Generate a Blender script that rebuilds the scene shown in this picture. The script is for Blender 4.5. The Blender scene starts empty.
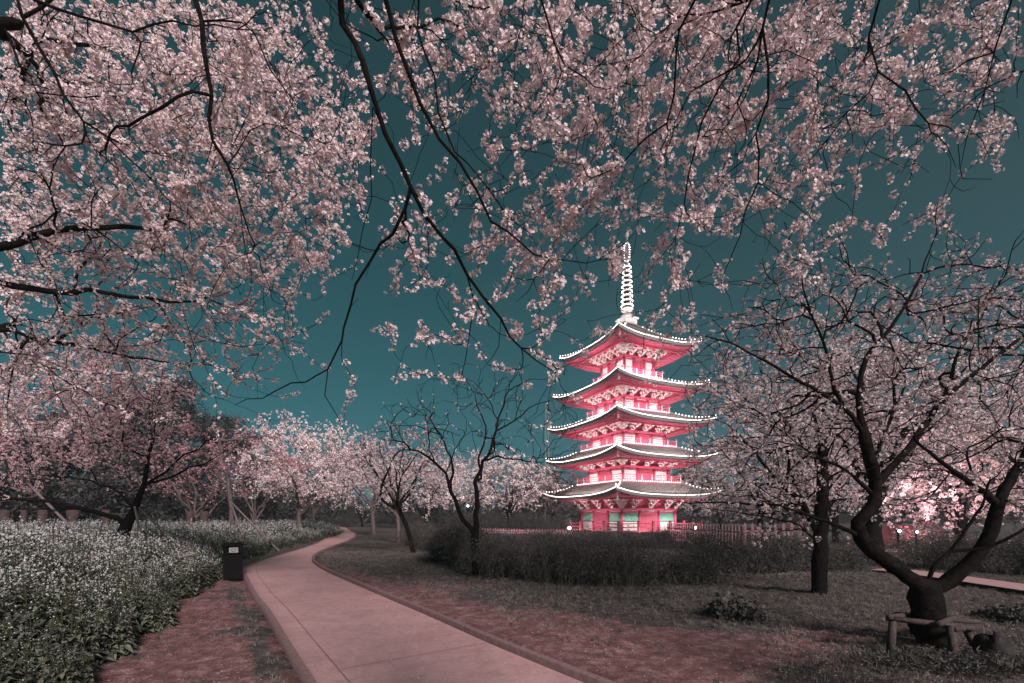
import bpy, math, random
import numpy as np
from mathutils import Vector, Matrix
R = np.random.default_rng(11)
random.seed(5)
SC = bpy.context.scene
COL = SC.collection
F, HX, HY, CZ = 455.1, 512.0, 517.0, 1.6

def P(px, py, Y):
    return np.array([(px - HX) / F * Y, Y, CZ + (HY - py) / F * Y])
def G(px, py):
    Y = CZ * F / (py - HY)
    return np.array([(px - HX) / F * Y, Y])

# ------------------------------------------------------------------ materials
def mat(name, base=(.5, .5, .5), rough=.8, spec=.3):
    m = bpy.data.materials.new(name); m.use_nodes = True
    nt = m.node_tree; b = nt.nodes['Principled BSDF']
    b.inputs['Base Color'].default_value = (*base, 1)
    b.inputs['Roughness'].default_value = rough
    b.inputs['Specular IOR Level'].default_value = spec
    return m
def N(m, t, **kw):
    n = m.node_tree.nodes.new(t)
    for k, v in kw.items(): setattr(n, k, v)
    return n
def L(m, a, b): m.node_tree.links.new(a, b)
def noise(m, scale, detail=4, rough=.6, coords='Object', dist=0):
    tc = N(m, 'ShaderNodeTexCoord'); n = N(m, 'ShaderNodeTexNoise')
    n.inputs['Scale'].default_value = scale; n.inputs['Detail'].default_value = detail
    n.inputs['Roughness'].default_value = rough; n.inputs['Distortion'].default_value = dist
    L(m, tc.outputs[coords], n.inputs['Vector']); return n
def ramp(m, fac, stops):
    r = N(m, 'ShaderNodeValToRGB'); e = r.color_ramp.elements
    while len(e) < len(stops): e.new(.5)
    for q, (p, c) in zip(e, stops): q.position = p; q.color = (*c, 1)
    L(m, fac, r.inputs['Fac']); return r
def mix(m, fac, a, b, mode='MIX'):
    x = N(m, 'ShaderNodeMix', data_type='RGBA', blend_type=mode)
    if isinstance(fac, (int, float)): x.inputs[0].default_value = fac
    else: L(m, fac, x.inputs[0])
    for s, v in ((6, a), (7, b)):
        if isinstance(v, tuple): x.inputs[s].default_value = (*v, 1)
        else: L(m, v, x.inputs[s])
    return x.outputs[2]
def bsdf(m): return m.node_tree.nodes['Principled BSDF']
def bump(m, h, strength=.5, dist=.05):
    b = N(m, 'ShaderNodeBump'); b.inputs['Strength'].default_value = strength; b.inputs['Distance'].default_value = dist
    L(m, h, b.inputs['Height']); L(m, b.outputs['Normal'], bsdf(m).inputs['Normal'])
def noisy(name, a, b, scale, rough=.85, bs=.4, bd=.02, spec=.25, detail=5):
    m = mat(name, a, rough, spec); n = noise(m, scale, detail)
    r = ramp(m, n.outputs['Fac'], [(.3, a), (.7, b)]); L(m, r.outputs[0], bsdf(m).inputs['Base Color'])
    bump(m, n.outputs['Fac'], bs, bd); return m
def petal_mat(name, a, b, trans=.35):
    m = mat(name, a, .7, .2); nt = m.node_tree
    at = N(m, 'ShaderNodeAttribute', attribute_name='tint')
    r = ramp(m, at.outputs['Fac'], [(0, a), (1, b)])
    d = bsdf(m); L(m, r.outputs[0], d.inputs['Base Color'])
    t = N(m, 'ShaderNodeBsdfTranslucent'); L(m, r.outputs[0], t.inputs['Color'])
    mx = N(m, 'ShaderNodeMixShader'); mx.inputs[0].default_value = trans
    L(m, d.outputs[0], mx.inputs[1]); L(m, t.outputs[0], mx.inputs[2])
    L(m, mx.outputs[0], nt.nodes['Material Output'].inputs['Surface']); return m
def emit(name, col, s):
    m = mat(name, col); b = bsdf(m); b.inputs['Emission Color'].default_value = (*col, 1)
    b.inputs['Emission Strength'].default_value = s
    m.cycles.emission_sampling = 'NONE'; return m

M = {}
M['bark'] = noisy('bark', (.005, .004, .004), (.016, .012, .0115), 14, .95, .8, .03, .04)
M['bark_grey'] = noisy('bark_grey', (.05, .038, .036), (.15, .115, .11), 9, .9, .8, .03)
M['petal'] = petal_mat('petal', (.90, .79, .775), (.78, .60, .60), .16)
M['petal_pale'] = petal_mat('petal_pale', (.78, .66, .66), (.50, .39, .40), .2)
M['petal_deep'] = petal_mat('petal_deep', (.70, .38, .42), (.48, .24, .28))
M['petal_pink'] = petal_mat('petal_pink', (.76, .55, .56), (.56, .38, .40), .28)  # mid-tone pink; on the low leaning crown it paints in the shade
M['twig'] = noisy('twig', (.04, .035, .033), (.12, .105, .10), 9, .95, .5, .02, .05)
M['calyx'] = mat('calyx', (.30, .07, .09), .7)
M['pole'] = noisy('pole_wood', (.10, .075, .07), (.2, .155, .15), 20, .85, .4, .01)
M['rail_wood'] = noisy('weathered_wood', (.03, .023, .021), (.085, .065, .06), 22, .9, .8, .02)
M['leaf_dark'] = petal_mat('leaf_dark', (.035, .034, .031), (.12, .112, .10), .2)
M['leaf_green'] = petal_mat('leaf_green', (.08, .092, .065), (.23, .245, .185), .3)
M['leaf_conifer'] = petal_mat('leaf_conifer', (.028, .027, .027), (.085, .078, .076), .15)
M['meadow_petal'] = petal_mat('meadow_petal', (.74, .73, .71), (.48, .46, .45), .3)
M['grass'] = petal_mat('grass_blade', (.06, .056, .05), (.26, .215, .19), .25)
M['stem'] = mat('stem', (.035, .04, .022), .9, .05)
M['curb'] = noisy('kerb_stone', (.16, .098, .097), (.27, .17, .168), 18, .85, .4, .006)
M['rock'] = noisy('dark_stone', (.010, .009, .0085), (.04, .034, .031), 9, .9, .9, .05)
M['bin'] = noisy('black_metal', (.002, .002, .002), (.005, .005, .005), 30, .8, .1, .002, .1)
M['sign'] = noisy('worn_label', (.16, .15, .14), (.34, .32, .31), 60, .7, .05, .001)
M['red'] = noisy('red_lacquer', (.54, .07, .14), (.64, .10, .185), 3, .5, .05, .005, .4)
M['red_dark'] = noisy('dark_red_wood', (.16, .02, .035), (.24, .035, .05), 4, .6, .1, .005, .3)
M['cream'] = noisy('cream_paint', (.78, .70, .68), (.86, .79, .77), 2, .6, .05, .004)
M['green'] = noisy('green_shutter', (.17, .42, .33), (.22, .5, .4), 3, .5, .05, .004)
M['pinkfence'] = noisy('pink_paint', (.50, .24, .26), (.60, .31, .33), 5, .6, .1, .003)
M['stone'] = noisy('pale_stone', (.25, .22, .21), (.37, .33, .32), 6, .8, .3, .01)
M['lattice'] = mat('lattice', (.42, .10, .14), .6)
M['led'] = emit('led_lamp', (1.0, .86, .82), 7.0)
M['flood'] = emit('flood_lamp', (1.0, .93, .9), 12.0)
M['cyan_lamp'] = emit('cyan_lamp', (.55, .9, 1.0), 5.0)
M['mast'] = mat('grey_metal', (.3, .29, .29), .5)
M['brownpost'] = noisy('brown_post', (.04, .024, .023), (.085, .052, .05), 5, .85, .3, .01)
M['hoarding'] = noisy('red_panel', (.13, .05, .055), (.2, .08, .085), 4, .7, .1, .005)
# roof tile
m = mat('roof_tile', (.15, .14, .135), .6, .4); M['tile'] = m
n = noise(m, 5, 5); r = ramp(m, n.outputs['Fac'], [(.3, (.13, .12, .115)), (.7, (.23, .21, .20))]); L(m, r.outputs[0], bsdf(m).inputs['Base Color'])
# path: pink tinted paving with joints
m = mat('pink_paving', (.4, .25, .25), .75, .3); M['path'] = m
n1 = noise(m, .55, 5, .65); n2 = noise(m, 9, 6, .7); n3 = noise(m, 90, 3, .6)
c = ramp(m, n1.outputs['Fac'], [(.28, (.50, .295, .292)), (.72, (.64, .395, .39))]).outputs[0]
c = mix(m, .55, c, ramp(m, n2.outputs['Fac'], [(.3, (.72, .70, .70)), (.7, (1, 1, 1))]).outputs[0], 'MULTIPLY')
c = mix(m, .5, c, ramp(m, n3.outputs['Fac'], [(.35, (.70, .7, .7)), (.6, (1, 1, 1))]).outputs[0], 'MULTIPLY')
uv = N(m, 'ShaderNodeUVMap'); uv.uv_map = 'UVMap'
br = N(m, 'ShaderNodeTexBrick'); L(m, uv.outputs[0], br.inputs['Vector'])
br.inputs['Scale'].default_value = 1; br.inputs['Mortar Size'].default_value = .010; br.inputs['Brick Width'].default_value = .62; br.inputs['Row Height'].default_value = .31
br.inputs['Color1'].default_value = (1, 1, 1, 1); br.inputs['Color2'].default_value = (.88, .87, .87, 1); br.inputs['Mortar'].default_value = (.62, .6, .6, 1)
br.inputs['Mortar Smooth'].default_value = .4
c = mix(m, .38, c, br.outputs['Color'], 'MULTIPLY')
n4 = noise(m, 2.2, 7, .75, dist=1.2)
c = mix(m, .8, c, ramp(m, n4.outputs['Fac'], [(.30, (.74, .72, .72)), (.46, (1, 1, 1))]).outputs[0], 'MULTIPLY')
n5 = noise(m, 1.1, 8, .8, dist=.6)
c = mix(m, .7, c, ramp(m, n5.outputs['Fac'], [(.40, (1, 1, 1)), (.47, (.80, .78, .77)), (.50, (1, 1, 1)), (.62, (.9, .88, .88))]).outputs[0], 'MULTIPLY')
L(m, c, bsdf(m).inputs['Base Color']); bump(m, n3.outputs['Fac'], .35, .005)
# ground: dark turf with reddish bare earth
m = mat('turf_and_earth', (.05, .05, .05), .95, .15); M['ground'] = m
at = N(m, 'ShaderNodeAttribute', attribute_name='bare')
n1 = noise(m, .9, 6, .7); n2 = noise(m, 6, 6, .75); n3 = noise(m, 45, 4, .7)
turf = ramp(m, n2.outputs['Fac'], [(.3, (.035, .032, .030)), (.5, (.095, .084, .077)), (.70, (.24, .20, .185))]).outputs[0]
earth = ramp(m, n2.outputs['Fac'], [(.25, (.10, .05, .05)), (.5, (.26, .135, .13)), (.75, (.60, .37, .36))]).outputs[0]
ad = N(m, 'ShaderNodeMath', operation='ADD'); L(m, at.outputs['Fac'], ad.inputs[0]); L(m, n1.outputs['Fac'], ad.inputs[1])
ad2 = N(m, 'ShaderNodeMath', operation='MULTIPLY_ADD'); L(m, n3.outputs['Fac'], ad2.inputs[0]); ad2.inputs[1].default_value = .3; L(m, ad.outputs[0], ad2.inputs[2])
mk = ramp(m, ad2.outputs[0], [(.80, (0, 0, 0)), (.98, (1, 1, 1))])
c = mix(m, mk.outputs[0], turf, earth)
c = mix(m, .8, c, ramp(m, n3.outputs['Fac'], [(.35, (.45, .45, .45)), (.62, (1, 1, 1))]).outputs[0], 'MULTIPLY')
L(m, c, bsdf(m).inputs['Base Color'])
hm = N(m, 'ShaderNodeMath', operation='ADD'); L(m, n2.outputs['Fac'], hm.inputs[0]); L(m, n3.outputs['Fac'], hm.inputs[1]); bump(m, hm.outputs[0], .9, .04)

# ------------------------------------------------------------------ mesh helpers
def build(name, V, faces, mats, parent=None, fmat=None, smooth=False, tint=None):
    """faces: list of int arrays (n,3)/(n,4); fmat: list of arrays or ints per face array"""
    me = bpy.data.meshes.new(name)
    V = np.asarray(V, dtype=np.float32).reshape(-1, 3)
    faces = [np.asarray(f, dtype=np.int32) for f in faces if len(f)]
    me.vertices.add(len(V)); me.vertices.foreach_set('co', V.ravel())
    li = np.concatenate([f.ravel() for f in faces])
    lt = np.concatenate([np.full(len(f), f.shape[1], np.int32) for f in faces])
    ls = np.concatenate([[0], np.cumsum(lt)[:-1]]).astype(np.int32)
    me.loops.add(len(li)); me.loops.foreach_set('vertex_index', li)
    me.polygons.add(len(lt)); me.polygons.foreach_set('loop_start', ls); me.polygons.foreach_set('loop_total', lt)
    for mm in (mats if isinstance(mats, (list, tuple)) else [mats]): me.materials.append(M[mm] if isinstance(mm, str) else mm)
    if fmat is not None:
        me.polygons.foreach_set('material_index', np.asarray(fmat, dtype=np.int32))
    if smooth: me.polygons.foreach_set('use_smooth', np.ones(len(lt), bool))
    if tint is not None:
        a = me.attributes.new('tint', 'FLOAT', 'POINT'); a.data.foreach_set('value', np.asarray(tint, np.float32))
    me.update(calc_edges=True)
    o = bpy.data.objects.new(name, me); COL.objects.link(o)
    if parent is not None: o.parent = parent
    return o
class MB:
    """collects boxes / prisms / tubes with a material slot per face"""
    def __init__(s): s.V = []; s.F = []; s.m = []
    def quad_faces(s, base, fs, mi):
        for f in fs: s.F.append([base + i for i in f]); s.m.append(mi)
    def box(s, c, d, mi=0, rot=None, taper=1.0):
        b = len(s.V); c = np.array(c, float); d = np.array(d, float) / 2
        for x, y, z in ((-1, -1, -1), (1, -1, -1), (1, 1, -1), (-1, 1, -1), (-1, -1, 1), (1, -1, 1), (1, 1, 1), (-1, 1, 1)):
            t = taper if z > 0 else 1
            v = np.array([x * d[0] * t, y * d[1] * t, z * d[2]])
            if rot is not None: v = rot @ v
            s.V.append(c + v)
        s.quad_faces(b, [(0, 3, 2, 1), (4, 5, 6, 7), (0, 1, 5, 4), (1, 2, 6, 5), (2, 3, 7, 6), (3, 0, 4, 7)], mi)
    def tube(s, pts, rad, k=8, mi=0, cap=True):
        V, Fq = tube_arrays(np.array(pts, float), np.array(rad, float) if not np.isscalar(rad) else np.full(len(pts), rad), k)
        b = len(s.V); s.V.extend(V); s.quad_faces(b, Fq.tolist(), mi)
        if cap:
            n = len(pts); s.F.append([b + i for i in range(k)][::-1]); s.m.append(mi)
            s.F.append([b + (n - 1) * k + i for i in range(k)]); s.m.append(mi)
    def lathe(s, prof, c=(0, 0, 0), k=12, mi=0):
        b = len(s.V)
        for r, z in prof:
            for i in range(k):
                a = 2 * math.pi * i / k; s.V.append(np.array([c[0] + r * math.cos(a), c[1] + r * math.sin(a), c[2] + z]))
        for j in range(len(prof) - 1):
            for i in range(k):
                i2 = (i + 1) % k; s.F.append([b + j * k + i, b + j * k + i2, b + (j + 1) * k + i2, b + (j + 1) * k + i]); s.m.append(mi)
        s.F.append([b + i for i in range(k)][::-1]); s.m.append(mi)
        s.F.append([b + (len(prof) - 1) * k + i for i in range(k)]); s.m.append(mi)
    def bead(s, c, r, mi=0):
        b = len(s.V); c = np.array(c, float)
        for d in ((1, 0, 0), (-1, 0, 0), (0, 1, 0), (0, -1, 0), (0, 0, 1), (0, 0, -1)): s.V.append(c + np.array(d) * r)
        for f in ((0, 2, 4), (2, 1, 4), (1, 3, 4), (3, 0, 4), (2, 0, 5), (1, 2, 5), (3, 1, 5), (0, 3, 5)): s.F.append([b + i for i in f]); s.m.append(mi)
    def make(s, name, mats, parent=None, smooth=False, Rz=None):
        me = bpy.data.meshes.new(name)
        me.from_pydata([tuple(v) for v in s.V], [], s.F)
        for mm in (mats if isinstance(mats, (list, tuple)) else [mats]): me.materials.append(M[mm])
        me.polygons.foreach_set('material_index', np.array(s.m, np.int32))
        if smooth: me.polygons.foreach_set('use_smooth', np.ones(len(s.F), bool))
        me.update()
        o = bpy.data.objects.new(name, me); COL.objects.link(o)
        if parent is not None: o.parent = parent
        return o
def tag(o, label=None, cat=None, group=None, kind=None):
    if label: o['label'] = label
    if cat: o['category'] = cat
    if group: o['group'] = group
    if kind: o['kind'] = kind
    return o
def empty(name, loc=(0, 0, 0), rz=0):
    o = bpy.data.objects.new(name, None); COL.objects.link(o); o.location = loc; o.rotation_euler = (0, 0, rz); o.empty_display_size = .2
    return o
def unit(v): return v / (np.linalg.norm(v) + 1e-9)
def tube_arrays(pts, rad, k, wob=0):
    n = len(pts); t = np.gradient(pts, axis=0) if n > 2 else np.repeat((pts[-1:] - pts[:1]), n, 0)
    t /= np.linalg.norm(t, axis=1, keepdims=True) + 1e-9
    up = np.array([0, 0, 1.]) if abs(t[0][2]) < .9 else np.array([1., 0, 0])
    u = unit(np.cross(t[0], up)); ang = np.arange(k) * 2 * math.pi / k
    ca, sa = np.cos(ang)[:, None], np.sin(ang)[:, None]
    V = np.empty((n, k, 3))
    for i in range(n):
        u = u - t[i] * np.dot(u, t[i]); u = unit(u); w = np.cross(t[i], u)
        rr = rad[i] * (1 + wob * R.normal(size=(k, 1))) if wob else rad[i]
        V[i] = pts[i] + rr * (ca * u + sa * w)
    b = (np.arange(n - 1) * k)[:, None]; j = np.arange(k)[None]; j2 = (j + 1) % k
    Fq = np.stack([b + j, b + j2, b + k + j2, b + k + j], -1).reshape(-1, 4)
    return V.reshape(-1, 3), Fq
def smooth_poly(pts, step):
    pts = np.array(pts, float); q = np.vstack([2 * pts[0] - pts[1], pts, 2 * pts[-1] - pts[-2]]); out = []
    for i in range(1, len(q) - 2):
        n = max(1, int(np.linalg.norm(q[i + 1] - q[i]) / step))
        for j in range(n):
            t = j / n
            out.append(.5 * ((2 * q[i]) + (q[i + 1] - q[i - 1]) * t + (2 * q[i - 1] - 5 * q[i] + 4 * q[i + 1] - q[i + 2]) * t * t + (3 * q[i] - q[i - 1] - 3 * q[i + 1] + q[i + 2]) * t ** 3))
    out.append(pts[-1]); return np.array(out)

# ------------------------------------------------------------------ trees
class Tree:
    def __init__(s, cap=60000):
        s.p = np.zeros((cap, 3)); s.d = np.zeros((cap, 3)); s.par = np.full(cap, -1, int); s.fix = np.zeros(cap); s.n = 0; s.tips = []
        s.ord = np.zeros(cap)
    def add(s, p, par, fix=0, order=0):
        i = s.n; s.p[i] = p; s.par[i] = par; s.fix[i] = fix; s.ord[i] = order
        s.d[i] = unit(p - s.p[par]) if par >= 0 else (0, 0, 1); s.n += 1; return i
    def nearest(s, p): return int(np.argmin(((s.p[:s.n] - p) ** 2).sum(1)))
    def limb(s, pts, r0, r1, parent=None, step=.18, jit=.02):
        """explicit limb; parent None -> root, 'near' -> joined to the nearest node"""
        pts = [np.array(q, float) for q in pts]
        if parent == 'near':
            k = s.nearest(pts[0]); pts[0] = s.p[k].copy(); par = k; start = 1
        elif parent is None: par = -1; start = 0
        else: par = parent; pts[0] = s.p[par].copy(); start = 1
        c = smooth_poly(pts, step); m = len(c)
        c[1:-1] += R.normal(0, jit, (m - 2, 3)) if m > 2 else 0
        for i in range(start, m):
            par = s.add(c[i], par, r0 + (r1 - r0) * (i / (m - 1)) ** .8)
        return par
    def grow(s, A, step=.14, jit=.012, droop=0., kang=.9, maxd=None, order=1):
        A = np.asarray(A); 
        d0 = np.min(np.linalg.norm(A[:, None] - s.p[None, :s.n:3], axis=2), axis=1)
        for a in A[np.argsort(d0)]:
            v = a - s.p[:s.n]; dist = np.linalg.norm(v, axis=1) + 1e-6
            cos = (v * s.d[:s.n]).sum(1) / dist
            cost = dist * (1 + kang * (1 - cos)) + .02 * s.ord[:s.n]
            k = int(np.argmin(cost)); D = dist[k]
            if maxd and D > maxd: continue
            n = max(2, int(D / step)); ctrl = s.p[k] + s.d[k] * D * .35 + np.array([0, 0, droop * D])
            par = k; b0 = s.p[k].copy()
            for j in range(1, n + 1):
                t = j / n; q = (1 - t) ** 2 * b0 + 2 * t * (1 - t) * ctrl + t * t * a
                par = s.add(q + R.normal(0, jit, 3), par, 0, s.ord[k] + 1)
            s.tips.append(par)
    def radii(s, rt, ex=2.3):
        n = s.n; acc = np.zeros(n); r = np.zeros(n); ch = np.zeros(n, int)
        for i in range(n - 1, -1, -1):
            rr = rt if ch[i] == 0 else acc[i] ** (1 / ex)
            if s.fix[i] > 0: rr = s.fix[i]
            r[i] = rr; q = s.par[i]
            if q >= 0: acc[q] += rr ** ex; ch[q] += 1
        for i in range(n):
            q = s.par[i]
            if q >= 0: r[i] = min(r[i], r[q] * (1 if s.fix[i] else .92))
            r[i] = max(r[i], rt * .8)
        s.r = r; return r
    def mesh(s, name, mt, parent, rt=.004, cam=True):
        r = s.radii(rt); n = s.n; kids = [[] for _ in range(n)]
        for i in range(n):
            if s.par[i] >= 0: kids[s.par[i]].append(i)
        V, Fs, off = [], [], 0
        stack = [(i, True) for i in range(n) if s.par[i] < 0]
        while stack:
            i, root = stack.pop(); ch = [i] if root else [s.par[i], i]; c = i
            while kids[c]:
                b = max(kids[c], key=lambda q: r[q]); stack += [(q, False) for q in kids[c] if q != b]; ch.append(b); c = b
            pts = s.p[ch]; rd = r[ch].copy()
            if not root: rd[0] = rd[1]
            if len(pts) < 2: continue
            rd[-1] *= .6
            if rd.max() > .006: rd *= 1 + .045 * R.normal(size=len(rd)).clip(-1, 2)
            px = rd.max() * F / max(2., pts[:, 1].mean()); k = 12 if px > 8 else 8 if px > 3 else 5 if px > 1 else 3
            v, f = tube_arrays(pts, rd, k, .07 if px > 3 else 0); V.append(v); Fs.append(f + off); off += len(v)
        return build(name, np.vstack(V), [np.vstack(Fs)], mt, parent, smooth=True)

def flower_template(nf, petals, fr, pr, seed, calyx=True):
    q = np.random.default_rng(seed); V, Fq, mi = [], [], []
    for f in range(nf):
        d = unit(q.normal(size=3)); c = d * pr * q.uniform(.65, 1.05); nrm = unit(d + .5 * q.normal(size=3))
        u = unit(np.cross(nrm, q.normal(size=3))); w = np.cross(nrm, u); r = fr * q.uniform(.8, 1.15); a0 = q.uniform(0, 6.3); cup = q.uniform(.1, .55)
        for k in range(petals):
            a = a0 + 2 * math.pi * k / petals; e = math.cos(a) * u + math.sin(a) * w; g = np.cross(nrm, e); hw = {5: .42, 4: .5, 3: .62, 2: .9, 1: 1.}[petals] * r
            b = len(V)
            V += [c + e * r * .05, c + e * r * .62 - g * hw + nrm * r * cup * .5, c + e * r * 1.02 + nrm * r * cup, c + e * r * .62 + g * hw + nrm * r * cup * .5]
            Fq.append([b, b + 1, b + 2, b + 3]); mi.append(0)
        if calyx:
            b = len(V); h = r * .2
            V += [c + u * h + nrm * r * .13, c + w * h + nrm * r * .13, c - u * h + nrm * r * .13, c - w * h + nrm * r * .13]; Fq.append([b, b + 1, b + 2, b + 3]); mi.append(1)
            b = len(V)
            V += [c, c + u * h * .35, c * .1 + u * h * .2, c * .1]; Fq.append([b, b + 1, b + 2, b + 3]); mi.append(1)
    return np.array(V), np.array(Fq), np.array(mi)
LOD = {0: [flower_template(9, 5, .0165, .034, 100 + i) for i in range(10)],
       1: [flower_template(10, 4, .018, .034, 200 + i, i % 2 == 0) for i in range(8)],
       2: [flower_template(7, 2, .034, .05, 300 + i, False) for i in range(8)],
       3: [flower_template(6, 1, .055, .07, 400 + i, False) for i in range(6)]}
def rand_rot(n):
    q = R.normal(size=(n, 4)); q /= np.linalg.norm(q, axis=1, keepdims=True); a, b, c, d = q.T
    return np.stack([1 - 2 * (c * c + d * d), 2 * (b * c - a * d), 2 * (b * d + a * c), 2 * (b * c + a * d), 1 - 2 * (b * b + d * d), 2 * (c * d - a * b), 2 * (b * d - a * c), 2 * (c * d + a * b), 1 - 2 * (b * b + c * c)], -1).reshape(n, 3, 3)
def scatter(name, pts, scale, templates, mats, parent=None, tint=None, rots=None):
    pts = np.asarray(pts); n = len(pts); sc = np.broadcast_to(scale, (n,)); T = R.integers(0, len(templates), n); Rm = rand_rot(n) if rots is None else rots
    tint = R.uniform(0, 1, n) if tint is None else tint
    V, Fq, mi, tt, off = [], [], [], [], 0
    for k, (tv, tf, tm) in enumerate(templates):
        s = np.where(T == k)[0]
        if not len(s): continue
        v = np.einsum('nij,vj->nvi', Rm[s], tv) * sc[s][:, None, None] + pts[s][:, None]
        V.append(v.reshape(-1, 3)); Fq.append((tf[None] + (np.arange(len(s)) * len(tv))[:, None, None] + off).reshape(-1, tf.shape[1]))
        mi.append(np.tile(tm, len(s))); tt.append(np.repeat(tint[s], len(tv))); off += v.shape[0] * v.shape[1]
    return build(name, np.vstack(V), [np.vstack(Fq)], mats, parent, fmat=np.concatenate(mi), tint=np.concatenate(tt))
def pom_points(t, length, gap, off, keep=.9, tips=None, bare=.0):
    out = []
    for tip in (t.tips if tips is None else tips):
        if R.random() < bare: continue
        i = tip; L_ = R.uniform(.4, 1.15) * length; acc = 0; nxt = 0
        while i >= 0 and acc < L_:
            q = t.par[i]
            if q < 0: break
            seg = t.p[q] - t.p[i]; d = np.linalg.norm(seg)
            while nxt < acc + d and nxt < L_:
                if R.random() < keep: out.append(t.p[i] + seg * ((nxt - acc) / d) + R.normal(0, off, 3))
                nxt += gap * R.uniform(.6, 1.4)
            acc += d; i = q
    return np.array(out)

# sampling of points from a coarse coverage map (64 px columns, 48 px rows)
def sample_map(rows, n, depth_fn, cw=64, rh=48, x0=0, y0=0):
    w = np.array([[int(c, 16) for c in r] for r in rows], float) ** 1.0; p = (w / w.sum()).ravel()
    k = R.choice(len(p), n, p=p); r_, c_ = np.divmod(k, w.shape[1])
    px = x0 + (c_ + R.random(n)) * cw; py = y0 + (r_ + R.random(n)) * rh
    Y = depth_fn(px, py)
    return np.stack([(px - HX) / F * Y, Y, CZ + (HY - py) / F * Y], -1)

def thing_tree(name, label, loc, group=None, cat='tree'):
    return tag(empty(name, (0, 0, 0)), label, cat, group)

def px_limb(t, pts, r0, r1, parent='near', **k):
    return t.limb([P(*q) for q in pts], r0, r1, parent, **k)

# ---- overhanging tree behind the viewpoint
def overhead():
    t = Tree(); root = thing_tree('cherry_tree', 'overhanging cherry with the long bare dark limb slanting down the middle of the sky', None)
    t.limb([(2.6, -2.6, -.1), (2.5, -2.5, 1.2), (2.2, -2.2, 2.4)], .26, .18, None)
    fork = t.n - 1
    for pts, r0, r1, lead in [
        ([(340, -22, 3.5), (362, 60, 3.55), (385, 130, 3.7), (412, 190, 3.9), (440, 235, 4.1), (470, 275, 4.4), (500, 320, 4.7), (520, 350, 4.9), (555, 372, 5.1)], .05, .008, [(1.4, -1., 4.2), (-.3, 1.2, 5.6)]),
        ([(378, -22, 3.1), (395, 40, 3.2), (420, 100, 3.4), (440, 140, 3.55), (462, 170, 3.7), (490, 215, 3.9), (530, 250, 4.1), (580, 262, 4.3)], .04, .006, [(1.5, -1., 4.3), (.2, 1.2, 5.2)]),
        ([(424, -22, 3.4), (430, 50, 3.5), (440, 110, 3.6), (455, 150, 3.7), (500, 205, 4.1)], .018, .005, [(1.5, -.8, 4.2), (.5, 1.4, 5.4)]),
        ([(534, -20, 3.3), (552, 39, 3.5), (585, 80, 3.8), (600, 130, 4.1)], .016, .005, [(2., -.8, 4.4), (1.0, 1.4, 5.2)]),
        ([(700, -20, 3.2), (681, 56, 3.4), (664, 124, 3.7), (623, 160, 4.0), (582, 208, 4.4)], .022, .005, [(2.3, -.6, 4.5), (1.8, 1.4, 5.1)]),
        ([(764, -20, 3.2), (737, 56, 3.4), (704, 120, 3.7), (690, 175, 4.), (677, 232, 4.4)], .02, .005, [(2.6, -.5, 4.4), (2.2, 1.4, 5.0)]),
    ]:
        px = [P(*q) for q in pts]; t.limb([t.p[fork]] + lead + px, .12, r1, fork)
        # taper: the hidden lead is thick, the visible part slender
        m = t.n
        for i in range(m - 1, fork, -1):
            if t.par[i] == fork: first = i; break
        k = np.arange(first, m); vis = np.linspace(0, 1, len(k)); t.fix[k] = np.where(vis < .35, .12 + (r0 - .12) * vis / .35, r0 + (r1 - r0) * ((vis - .35) / .65) ** .8)
    px_limb(t, [(411, 205, 3.95), (395, 232, 4.1), (370, 262, 4.3), (350, 310, 4.5), (340, 345, 4.7), (328, 370, 4.8), (290, 385, 5.), (235, 405, 5.3)], .016, .005)
    px_limb(t, [(328, 372, 4.8), (329, 395, 4.9), (338, 415, 5.), (345, 432, 5.1)], .008, .004)
    px_limb(t, [(470, 275, 4.4), (473, 320, 4.7), (466, 360, 5.), (452, 395, 5.2)], .01, .004)
    px_limb(t, [(385, 130, 3.7), (376, 110, 3.6), (372, 165, 3.8), (362, 230, 4.0), (352, 280, 4.2)], .008, .004)
    px_limb(t, [(500, 320, 4.7), (500, 345, 4.8), (480, 372, 5.0)], .006, .003)
    #          0    64   128  192  256  320  384  448  512  576  640  704  768
    rows = ["00000368bccb8400",
            "0000025799ba9600",
            "00000244689a8620",
            "0000023668886310",
            "0000023688995300",
            "0000024577764000",
            "0000024445541000",
            "0000013222100000",
            "0000010021000000"]
    t.grow(sample_map(rows, 820, lambda x, y: 3.6 + R.random(len(x)) * 1.7 + y / 400 * 1.0), step=.1, droop=-.05, maxd=1.7); t.grow(sample_map(['5578899aaa'], 170, lambda x, y: 3.2 + R.random(len(x)) * 1.5, 64, 120, 256, -125), step=.1, droop=-.05, maxd=1.7); k_ = len(t.tips)
    t.grow(sample_map(rows, 200, lambda x, y: 3.4 + R.random(len(x)) * .8 + y / 400 * 1.0), step=.1, jit=.02, maxd=1.2); t.tips = t.tips[:k_]
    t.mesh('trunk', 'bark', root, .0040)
    pp = pom_points(t, .40, .052, .026, .9, None, .24)
    scatter('crown', pp, R.uniform(.6, 1.25, len(pp)), LOD[0], ['petal', 'calyx'], root)
    print('overhead', t.n, len(pp))
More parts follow.
